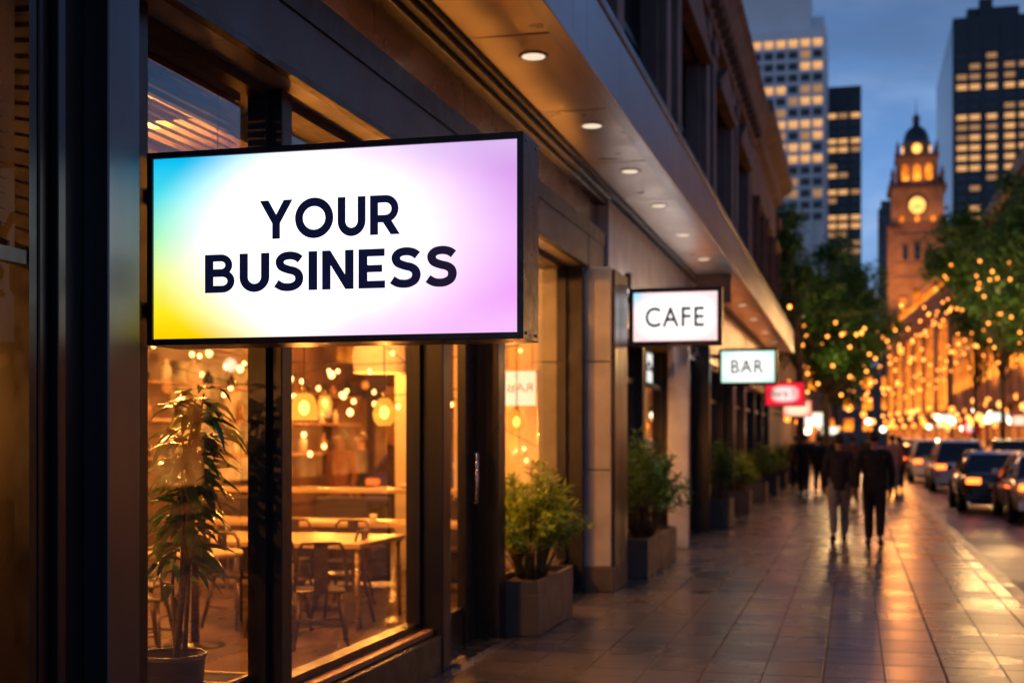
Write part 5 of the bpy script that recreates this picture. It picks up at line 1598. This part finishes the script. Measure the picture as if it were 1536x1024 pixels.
# far end of the avenue
t = thing('avenue_block', 'dim distant block closing the far end of the avenue with few lit windows', 'building', (-6, 300, 0))
bm = BM(); bx(bm, -26, 16, 0, 20, 0, 17); bx(bm, -10, 2, 1, 18, 17.003, 21); obj('wall', bm, 'brownstone', t)
for k in range(9):
    for r in range(3):
        bm = BM(); bx(bm, -20 + 4 * k, -18 + 4 * k, -0.08, -0.003, 3 + 4.6 * r, 5.6 + 4.6 * r); obj('window', bm, 'goldwin' if (k * 3 + r * 5) % 4 else 'oldglass', t)

# signs and lamps along the far pavement
rg = 'lit shop signs across the road'
def far_sign(name, label, x, y, z, w, h, mat):
    t = thing(name, label, 'sign', (x, y, z), 0, rg)
    bm = BM(); bx(bm, -w / 2, w / 2, 0, 0.2, 0, h, bev=0.02); obj('case', bm, 'case', t)
    bm = BM(); bx(bm, -w / 2 + 0.05, w / 2 - 0.05, -0.012, -0.004, 0.05, h - 0.05); obj('light_panel', bm, mat, t)
    bm = BM(); bx(bm, w / 2 + 0.003, w / 2 + 0.55, 0.07, 0.13, h / 2 - 0.04, h / 2 + 0.04); obj('bracket', bm, 'black', t)
far_sign('white_sign', 'large white glowing box sign across the road between the tree trunks', 9.55, 95.0, 2.60, 1.25, 0.75, 'whiteface')
far_sign('red_sign', 'red glowing box sign across the road left of the white one', 9.55, 118.0, 1.85, 1.3, 1.2, 'redface')
far_sign('white_sign', 'white and pink glowing box sign across the road, left of the red sign', 9.55, 150.0, 2.6, 1.8, 1.5, 'whiteface')
far_sign('white_sign', 'white glowing box sign across the road at the right edge', 9.4, 76.0, 2.75, 1.1, 0.9, 'whiteface')
far_sign('red_sign', 'red glowing box sign across the road near the right edge', 9.3, 82.0, 2.25, 0.9, 0.7, 'pinkface')
lg = 'globe lamps along the far pavement'
def globe_lamp(label, x, y, z, r, mat, grp, post=True, name='street_lamp'):
    t = thing(name, label, 'street lamp', (x, y, 0), 0, grp)
    bm = BM(); tube(bm, [(0, 0, 0), (0, 0, 0.4), (0, 0, z - r - 0.06)], [0.09, 0.05, 0.035], 10); obj('post', bm, 'black', t)
    bm = BM(); lathe(bm, [(0.05, z - r - 0.06), (0.10, z - r), (0.07, z - r + 0.03)], seg=12); obj('collar', bm, 'black', t)
    bm = BM(); ball(bm, (0, 0, z), r, 16, 10); obj('globe', bm, mat, t)
ly = [88, 98, 108, 119, 131, 143, 155, 168]
for k, y in enumerate(ly):
    globe_lamp(ORD[k] + ' warm globe street lamp from the right along the far pavement', 8.15 + (k % 3) * 0.35, y, 2.75 + 0.25 * (k % 2), 0.26 + 0.03 * (k % 3), 'lampglobe' if k % 3 else 'lampwhite', lg)
lg2 = 'globe lamps along the left pavement'
for k, (x, y, z) in enumerate(((-2.05, 62.0, 1.95), (-1.6, 70.0, 2.35), (-2.2, 82.0, 2.5), (-1.0, 90.0, 2.2), (0.9, 86, 2.6), (1.3, 96, 2.7))):
    globe_lamp(ORD[k] + ' glowing globe lamp from the left beyond the row of planters', x, y, z, 0.2, 'lampwhite' if k % 2 == 0 else 'lampglobe', lg2)
point('street_fill', (-1.6, 66, 2.6), 150, (1, 0.4, 0.12), 0.3)
point('street_fill', (5.2, 47, 5.5), 150, (1, 0.42, 0.14), 0.4)  # unseen point light added to brighten the cars
point('street_fill', (5.0, 36, 6.0), 80, (1, 0.5, 0.22), 0.4)  # another unseen point added for the nearer cars
point('street_fill', (0.5, 90, 3.0), 300, (1, 0.5, 0.2), 0.3)

rl = random.Random(4)
OPP = True
def lantern(x, y, z, r, label, grp, mat='lampglobe', side=1):
    t = thing('wall_lantern', label, 'wall lantern', (x, y, z), 0, grp)
    bm = BM(); ball(bm, (0, 0, 0), r, 12, 8, (1, 1, 1.15)); obj('globe', bm, mat, t)
    bm = BM(); bx(bm, 0.0, side * 0.5, -0.03, 0.03, r + 0.03, r + 0.09); obj('arm', bm, 'black', t)
M['lampamber'] = emitmat('amber_lantern', (1.0, 0.24, 0.03), 4.5, sample=False)
for k in range(14):  # lanterns out of view, added only to reflect in the shop glass
    lantern(10.2, 9 + k * 3.4, 2.6 + (k % 3) * 0.8 + rl.uniform(-0.3, 0.3), 0.12 + 0.04 * (k % 2), 'warm globe lantern added out of view on the low shops, for reflections in the near glass', 'lanterns added out of view to mirror in the near glass', ('lampamber', 'lampglobe', 'lampamber', 'lampwhite')[k % 4])
for k in range(22):
    y = 84 + k * 3.4
    lantern(10.15, y, 2.6 + (k % 3) * 0.75 + rl.uniform(-0.2, 0.2), 0.17 + 0.05 * (k % 2), 'warm globe lantern on the long building across the road', 'wall lanterns across the road', ('lampamber', 'lampglobe', 'lampamber', 'lampwhite')[k % 4])
for k in range(18):
    f = (k + 0.5) / 18; p = A0.lerp(A1, f)
    lantern(p.x - 0.9, p.y, 3.2 + (k % 3) * 1.0, 0.26, 'amber globe lantern on the glowing town hall front', 'wall lanterns on the town hall front', ('lampamber', 'lampglobe')[k % 2])
for k in range(14):
    y = 50 + k * 3.2
    lantern(-2.35, y, 2.2 + (k % 3) * 0.45 + rl.uniform(-0.15, 0.15), 0.11 + 0.03 * (k % 3), 'warm lantern on the far shops of the left pavement', 'wall lanterns on the far left shops', ('lampamber', 'lampglobe', 'lampamber')[k % 3], -1)
for k in range(16):
    lantern(-6 + k * 1.15 + rl.uniform(-0.3, 0.3), 110.4, 2.0 + rl.uniform(0, 2.6), 0.22, 'warm lantern hanging at the end of the left street', 'lanterns at the end of the left street', ('lampamber', 'lampglobe', 'lampamber', 'lampwhite')[k % 4], 0.2)
# festoon strings over the street
fg = 'string lights over the street'
strs = [((-2.0, 40, 5.3), (8.9, 66, 10.5), 9, 1.0), ((-1.1, 46, 5.0), (8.8, 66, 7.6), 9, 0.6), ((-1.1, 55, 6.6), (8.6, 84, 12.0), 10, 1.4),
        ((-2.5, 58, 4.6), (8.4, 84, 8.0), 11, 1.0), ((-2.7, 66, 5.2), (8.6, 105, 13.0), 12, 1.2), ((-1.0, 73, 8.0), (8.6, 105, 9.0), 12, 2.2),
        ((-2.7, 80, 5.2), (8.5, 120, 8.0), 12, 1.2), ((-2.7, 90, 7.2), (9.8, 134, 15.0), 12, 2.6),
        ((-1.0, 112, 8.0), (9.8, 150, 9.0), 13, 2.0), ((-1.0, 114, 10.0), (9.8, 158, 16.0), 13, 3.0), ((-1.0, 140, 6.5), (9.8, 158, 8.5), 13, 1.4)]
for k, (a, b, n, sg_) in enumerate(strs):
    festoon('string_lights', ORD[k] + ' string of warm bulbs from the camera crossing over the street', a, b, n, sg_, fg, r=0.055 if k < 3 else 0.075 if k < 7 else 0.10, jit=0.55, droplen=0.12, wire=0.008)
for k, (x, y, z, pw) in enumerate(((1.0, 46, 5.0, 420), (-0.6, 52.5, 4.6, 300), (2.0, 62, 5.2, 600), (2.5, 78, 6, 900), (3.0, 96, 6.4, 1200), (3.5, 122, 7, 1800), (6.4, 62, 6.5, 700), (6.6, 79, 7.0, 900), (8.4, 83, 9.5, 700), (3, 145, 8, 2200))):
    point('festoon_fill', (x, y, z), pw * (0.35 if k in (0, 2) else 1.0 if k in (1, 6, 7, 8) else 0.6), (1.0, 0.58, 0.22) if k in (1, 6, 7, 8) else (1.0, 0.33, 0.065), 0.5)  # unseen points for the strings; paler ones added to brighten tree crowns
# fairy lights wound into the tree crowns
def crown_lights(label, c, r, n, seed):
    rs = random.Random(seed)
    t = thing('fairy_lights', label, 'fairy lights', c, 0, 'fairy lights in the tree crowns')
    P = []
    for k in range(n):
        a = k * 2.4; f = k / n
        P.append(Vector((r[0] * math.cos(a) * rs.uniform(0.5, 1), r[1] * math.sin(a) * rs.uniform(0.5, 1), (f - 0.5) * 2 * r[2])))
    bm = BM(); tube(bm, P, 0.006, 4); obj('wire', bm, 'wire', t)
    b0 = None
    for p in P:
        if b0 is None:
            bm = BM(); ball(bm, (0, 0, 0), 0.06, 8, 6); b0 = obj('bulb', bm, 'fairy', t); b = b0
        else:
            b = b0.copy(); COL.objects.link(b); b.parent = t
        b.location = p
crown_lights('small warm lights scattered in the lower crown of the large left tree', (-0.6, 55.0, 4.6), (2.2, 2.4, 1.5), 34, 1)
crown_lights('small warm lights scattered in the crown of the tall right tree', (8.4, 82.0, 8.8), (4.4, 4.2, 3.2), 40, 2)
crown_lights('small warm lights scattered in the tree at the right edge', (8.6, 65.0, 7.4), (3.8, 4.0, 2.4), 26, 3)

# ------------------------------------------------------------------ clock tower
tw = thing('clock_tower', 'floodlit sandstone clock tower with dark dome, glowing clock faces and belfry', 'tower', (10.5, 240, 0))
tw.scale = (1.07, 1.07, 1.16)
def TW(x, y, z): return (10.5 + (x - 8.9) * 1.16, 240 + (y - 208) * 1.16, z * 1.16)
def tq(n, bm, m, p=None): return obj(n, bm, m, p or tw)
hs = 4.3
bm = BM()
bx(bm, -hs, hs, -hs, hs, 0, 31.8)
for sx in (-1, 1):
    for sy in (-1, 1):
        bx(bm, sx * (hs - 0.6), sx * (hs + 0.25), sy * (hs - 0.6), sy * (hs + 0.25), 0, 31.79)
bx(bm, -hs - 0.35, hs + 0.35, -hs - 0.35, hs + 0.35, 24.0, 24.7); bx(bm, -hs - 0.3, hs + 0.3, -hs - 0.3, hs + 0.3, 16, 16.5)
tq('shaft', bm, 'sandstone')
for z in (7.5, 11.8, 20.2, 26.4, 30.6):
    bm = BM(); bx(bm, -hs - 0.22, hs + 0.22, -hs - 0.22, hs + 0.22, z, z + 0.35); tq('string_course', bm, 'sandstone')
for z in (28.3,):
    for ax in range(4):
        for x in (-3.3, -0.95, 0.95, 3.3):
            bm = BM(); bx(bm, x - 0.22, x + 0.22, -hs - 0.18, -hs + 0.02, 24.71, 30.59); bmesh.ops.transform(bm, matrix=Matrix.Rotation(ax * math.pi / 2, 4, 'Z'), verts=bm.verts); tq('buttress', bm, 'sandstone')
bm = BM(); bx(bm, -4.75, 4.75, -4.75, 4.75, 31.803, 32.3); bx(bm, -4.5, 4.5, -4.5, 4.5, 32.3, 32.7); tq('cornice', bm, 'terracotta')
bm = BM(); bx(bm, -4.5, 4.5, -4.5, 4.5, 37.7, 38.1); bx(bm, -4.25, 4.25, -4.25, 4.25, 38.1, 38.5); tq('cornice', bm, 'terracotta')
bm = BM(); bx(bm, -3.35, 3.35, -3.35, 3.35, 42.4, 42.9)
tq('cornice', bm, 'terracotta')
bm = BM(); bx(bm, -3.75, 3.75, -3.75, 3.75, 32.703, 37.697)
for sx in (-1, 1):
    for sy in (-1, 1):
        bx(bm, sx * 2.9, sx * 4.0, sy * 2.9, sy * 4.0, 32.703, 37.697)
tq('clock_stage', bm, 'sandstone')
M['clockface'] = emitmat('clock_face', (1.0, 0.46, 0.10), 2.2, 0.15, 0.5)
for ax in range(4):
    rot = Matrix.Rotation(ax * math.pi / 2, 4, 'Z')
    bm = BM(); lathe(bm, [(1.42, -3.80), (1.55, -3.95), (1.25, -3.97), (1.22, -3.80)], (0, 0, 35.2), 32, 'Y'); bmesh.ops.transform(bm, matrix=rot, verts=bm.verts)
    ring = tq('clock_ring', bm, 'terracotta')
    bm = BM(); lathe(bm, [(1.24, -3.84), (1.24, -3.90), (0.01, -3.90)], (0, 0, 35.2), 32, 'Y'); bmesh.ops.transform(bm, matrix=rot, verts=bm.verts)
    cf_ = obj('clock_face', bm, 'clockface', tw)
    bm = BM()
    for ang, L in ((R(125), 0.85), (R(235), 1.2)):
        d = Vector((math.sin(ang), 0, math.cos(ang)))
        tube(bm, [Vector((0, -3.96, 35.2)), Vector((0, -3.96, 35.2)) + d * L * 0.85], [0.11, 0.06], 6)
    for q in range(12):
        a = q * math.pi / 6; bmn = BM(); tube(bmn, [(1.0 * math.sin(a), -3.93, 35.2 + 1.0 * math.cos(a)), (1.17 * math.sin(a), -3.93, 35.2 + 1.17 * math.cos(a))], 0.04, 5); bmesh.ops.transform(bmn, matrix=rot, verts=bmn.verts); obj('hour_mark', bmn, 'black', cf_)
    bmesh.ops.transform(bm, matrix=rot, verts=bm.verts)
    obj('clock_hands', bm, 'black', cf_)
    # lit slots beside the clock, shaft windows, belfry arches
    for x in (-2.4, 0.0, 2.4):
        bm = BM(); bx(bm, x - 0.3, x + 0.3, -3.82, -3.77, 32.9, 33.7)
        bmesh.ops.transform(bm, matrix=rot, verts=bm.verts); tq('lit_slot', bm, 'goldwin')
    for (x0, x1, z0, z1, m) in ((-0.45, 0.45, 27.2, 29.6, 'oldglass'), (-2.2, -1.5, 27.2, 29.2, 'oldglass'), (1.5, 2.2, 27.2, 29.2, 'oldglass'), (-0.6, 0.6, 19.5, 22.8, 'goldwin'), (-2.6, -1.8, 19.5, 21.8, 'goldwin'), (1.8, 2.6, 19.5, 21.8, 'oldglass')):
        bm = BM(); bx(bm, x0, x1, -hs - 0.06, -hs + 0.02, z0, z1); bmesh.ops.transform(bm, matrix=rot, verts=bm.verts); w_ = tq('window', bm, m)
        bm = BM(); bx(bm, x0 - 0.2, x1 + 0.2, -hs - 0.2, -hs + 0.02, z1 + 0.003, z1 + 0.25); bmesh.ops.transform(bm, matrix=rot, verts=bm.verts); obj('hood', bm, 'terracotta', w_)
    for x in (-1.8, 0, 1.8):
        bm = BM(); pr = [(x - 0.5, 39.1), (x + 0.5, 39.1), (x + 0.5, 41.0)] + [(x + 0.5 * math.cos(math.pi * q / 6), 41.0 + 0.5 * math.sin(math.pi * q / 6)) for q in range(1, 6)] + [(x - 0.5, 41.0)]
        prism(bm, pr, -2.98, -2.88, 'Y'); bmesh.ops.transform(bm, matrix=rot, verts=bm.verts); tq('belfry_arch', bm, 'goldwin')
bm = BM(); bx(bm, -2.9, 2.9, -2.9, 2.9, 38.503, 42.397)
for sx in (-1, 1):
    for sy in (-1, 1):
        bx(bm, sx * 2.5, sx * 3.15, sy * 2.5, sy * 3.15, 38.503, 42.397)
tq('belfry', bm, 'sandstone')
bm = BM()
for sx in (-1, 1):
    for sy in (-1, 1):
        bm = BM(); lathe(bm, [(0.32, 38.503), (0.32, 39.6), (0.42, 39.7), (0.02, 41.0)], (sx * 3.75, sy * 3.75, 0), 8); tq('pinnacle', bm, 'terracotta')
        bm = BM(); lathe(bm, [(0.28, 42.903), (0.28, 43.7), (0.36, 43.8), (0.02, 45.0)], (sx * 2.95, sy * 2.95, 0), 8); tq('pinnacle', bm, 'terracotta')
bm = BM(); lathe(bm, [(2.25, 42.903), (2.1, 43.2), (2.05, 44.5), (2.35, 44.6), (2.35, 44.9)], seg=24); tq('drum', bm, 'sandstone')
for ax in range(4):
    rot = Matrix.Rotation(ax * math.pi / 2, 4, 'Z')
    bm = BM(); lathe(bm, [(0.72, -2.02), (0.72, -2.2), (0.01, -2.2)], (0, 0, 43.85), 20, 'Y'); bmesh.ops.transform(bm, matrix=rot, verts=bm.verts); tq('round_window', bm, 'clockface')
M['slate'] = pbr('dark_slate_dome', (0.035, 0.045, 0.065), 0.4, 0.2, 0.2, 1)
bm = BM(); lathe(bm, [(2.1, 44.903)] + [(2.05 * math.cos(a) ** 0.8 if a < 1.5 else 0.4, 44.95 + 2.55 * math.sin(a)) for a in [q * 0.155 for q in range(0, 9)]] + [(0.55, 47.6)], seg=24); tq('dome', bm, 'slate')
bm = BM(); lathe(bm, [(0.55, 47.603), (0.5, 48.4), (0.66, 48.5), (0.5, 49.0), (0.1, 49.4)], seg=12); tq('lantern', bm, 'terracotta')
bm = BM(); lathe(bm, [(0.10, 49.403), (0.06, 50.4), (0.02, 51.8)], seg=8); tq('spire', bm, 'slate')
for (x, y, z, tx, ty, tz, pw, sz) in ((5, 196, 18, 9, 204, 27, 5200, 85), (13, 196, 18, 9, 204, 27, 5200, 85), (7.2, 201.5, 32.0, 8.5, 204.5, 36, 420, 130), (11, 201.5, 32.0, 9.2, 204.5, 36, 420, 130), (8.9, 203.6, 38.9, 8.9, 206, 41.5, 300, 140)):
    spot('tower_flood_light', TW(x, y, z), TW(tx, ty, tz), pw * 1.15, (1.0, 0.40, 0.11), sz, 0.9, 0.3)

# ------------------------------------------------------------------ office towers
M['officelit'] = emitmat('lit_office_window', (1.0, 0.50, 0.19), 0.95, 0.6, 0.45, sample=False)
M['officemid'] = emitmat('dim_office_window', (1.0, 0.52, 0.24), 0.42, 0.5, 0.4, sample=False)
M['officedim'] = pbr('unlit_office_window', (0.03, 0.035, 0.05), 0.15, 0, 0.3, 0.3)
M['concrete'] = pbr('pale_concrete', (0.80, 0.79, 0.80), 0.7, 0, 0.08, 0.1)
M['darktower'] = pbr('dark_tower_cladding', (0.022, 0.026, 0.038), 0.35, 0.2, 0.2, 0.1)
def curtain():
    m, nt, out = newmat('curtain_wall_glass')
    p = N(nt, 'ShaderNodeBsdfPrincipled'); tc = N(nt, 'ShaderNodeTexCoord')
    sq = N(nt, 'ShaderNodeSeparateXYZ'); nt.links.new(tc.outputs['Object'], sq.inputs[0]); mp = N(nt, 'ShaderNodeCombineXYZ'); nt.links.new(mathn(nt, 'ADD', sq.outputs[1], sq.outputs[0]), mp.inputs[0]); nt.links.new(sq.outputs[2], mp.inputs[1])
    br = N(nt, 'ShaderNodeTexBrick'); br.offset = 0; br.inputs['Scale'].default_value = 1; br.inputs['Brick Width'].default_value = 3.2; br.inputs['Row Height'].default_value = 2.28; br.inputs['Mortar Size'].default_value = 0.18
    br.inputs['Color1'].default_value = (0.03, 0.035, 0.05, 1); br.inputs['Color2'].default_value = (0.09, 0.10, 0.13, 1); br.inputs['Mortar'].default_value = (0.02, 0.025, 0.035, 1)
    nt.links.new(mp.outputs[0], br.inputs['Vector']); nt.links.new(br.outputs[0], p.inputs['Base Color'])
    p.inputs['Metallic'].default_value = 0.3; p.inputs['Roughness'].default_value = 0.22
    nt.links.new(p.outputs[0], out.inputs[0]); return m
M['curtain'] = curtain()

def office(name, label, loc, w, d, h, wall_mat, cols, rows, ww, wh, pattern, base_z, pitch, rec=0.12):
    t = thing(name, label, 'office tower', loc)
    bm = BM(); bx(bm, -w / 2, w / 2, 0, d, 0, h); obj('wall', bm, wall_mat, t)
    bm = BM()
    bx(bm, -ww / 2, ww / 2, -0.10, -0.05, 0, wh)
    me = mesh_of('window', bm); me.materials.append(M['officedim'])
    rs = random.Random(hash(label) % 1000 if False else len(label))
    for r in range(rows):
        for c in range(len(cols)):
            o = bpy.data.objects.new('window', me); COL.objects.link(o); o.parent = t
            o.location = (cols[c], 0, base_z - r * pitch)
            v = pattern[r][c % len(pattern[r])] if r < len(pattern) else '0'
            setmat(o, {'0': 'officedim', '1': 'officelit', '2': 'officemid'}[v])
    return t
wt = office('office_tower', 'tall white gridded office tower with many lit square windows, left of the clock tower', (-20.5, 358, 0), 27.4, 26, 108.5, 'concrete',
            [11.5 - 3.15 * k - 0.1 for k in range(6)], 16, 2.35, 1.85,
            ['111111', '020000', '110000', '000000', '220110', '112000', '000220'[:6], '111120', '120211', '011111', '111111', '000000', '002000', '202100', '000000', '000020'], 104.0, 3.04)
bm = BM()
for k in range(8):
    x = 13.1 - 3.15 * k
    bx(bm, x - 0.28, x + 0.28, -0.5, -0.003, 0, 106.5)
for r in range(17):
    z = 106.35 - 3.04 * r
    bx(bm, -13.7, 13.7, -0.42, -0.003, z - 0.35, z + 0.35)
obj('facade_grid', bm, 'concrete', wt)
bm = BM(); bx(bm, -13.7, 9.5, 2.0, 24, 108.503, 122); bx(bm, 9.503, 13.0, 8, 24, 108.503, 114); obj('setback_top', bm, 'concrete', wt)
dt = office('office_tower', 'narrow dark office tower behind the white one with lit bands of windows', (-2.6, 392, 0), 9.6, 20, 101.5, 'darktower',
            [-3.4, -0.3, 3.2], 17, 2.6, 1.35, ['000', '000', '121', '000', '000', '111', '112', '000', '200', '120', '000', '112', '200', '000', '111', '111', '220'][2:] + ['002', '222'], 92.5, 2.42)
bm = BM(); bx(bm, -4.8, 4.8, -0.18, -0.003, 100.6, 101.5)
for x in (-4.7, -1.85, 1.45, 4.7):
    bx(bm, x - 0.12, x + 0.12, -0.18, -0.003, 0, 100.59)
obj('mullions', bm, 'darktower', dt)
rt = office('office_tower', 'wide black office tower with long lit window bands, right of the clock tower', (34.2, 318, 0), 24.6, 62, 96.5, 'darktower',
            [-10.4, -7.6, -4.0, -0.2, 2.9, 6.2, 9.4][:5], 18, 2.2, 1.15,
            ['00200', '02222', '22220', '11111', '00000', '00022', '11111', '22212', '21112', '11111', '11111', '11111', '00220', '02000', '00000', '01020', '01200', '00000'], 87.0, 2.29)
bm = BM()
for x in (-12.2, -9.0, -5.95, -1.9, 1.2, 4.6, 8.0, 12.1):
    bx(bm, x - 0.14, x + 0.14, -0.25, -0.003, 0, 96.4)
obj('mullions', bm, 'darktower', rt)
bm = BM(); bx(bm, -12.36, -12.303, 0.5, 61.5, 0, 96.0); obj('side_curtain_wall', bm, 'curtain', rt)
bm = BM(); bx(bm, -8.5, 3.0, 10, 40, 96.503, 101.5); bx(bm, -6.0, -3.0, 8, 9.9, 96.503, 103); bx(bm, 4.0, 9.0, 10, 30, 96.503, 99.5)
tube(bm, [(-5, 12, 101.6), (-5, 12, 106)], 0.12, 6); obj('rooftop_plant', bm, 'darktower', rt)
t = thing('office_tower', 'distant thin blue grey tower just left of the clock tower', 'office tower', (8.4, 330, 0))
bm = BM(); bx(bm, -2.6, 2.6, 0, 10, 0, 56); bx(bm, -2.0, 2.0, 0.5, 8, 56.003, 58); obj('wall', bm, 'curtain', t)
bm = BM(); bx(bm, -2.7, 2.7, -0.1, -0.003, 54.5, 56); obj('parapet', bm, 'darktower', t)
# far end of the street
t = thing('corner_block', 'low dim block closing the far end of the left street', 'building', (-6.5, 112, 0))
bm = BM(); bx(bm, -9, 4.2, 0, 30, 0, 11.5); obj('wall', bm, 'brownstone', t)
bm = BM(); bx(bm, -9.4, 4.6, -0.4, 30.4, 11.503, 12.2); obj('cornice', bm, 'terracotta', t)
for k in range(5):
    bm = BM(); bx(bm, -8.2 + k * 2.5, -6.5 + k * 2.5, -0.06, -0.003, 5.5, 8.5); obj('window', bm, 'oldglass' if k % 2 else 'goldwin', t)
for k in range(4):
    bm = BM(); bx(bm, -8.4 + k * 3.1, -5.8 + k * 3.1, -0.07, -0.003, 0.4, 3.4); obj('shop_window', bm, 'shopglow', t)
bm = BM(); bx(bm, -8.4, 3.9, -1.3, -0.1, 3.6, 3.75); obj('awning', bm, 'terracotta', t)
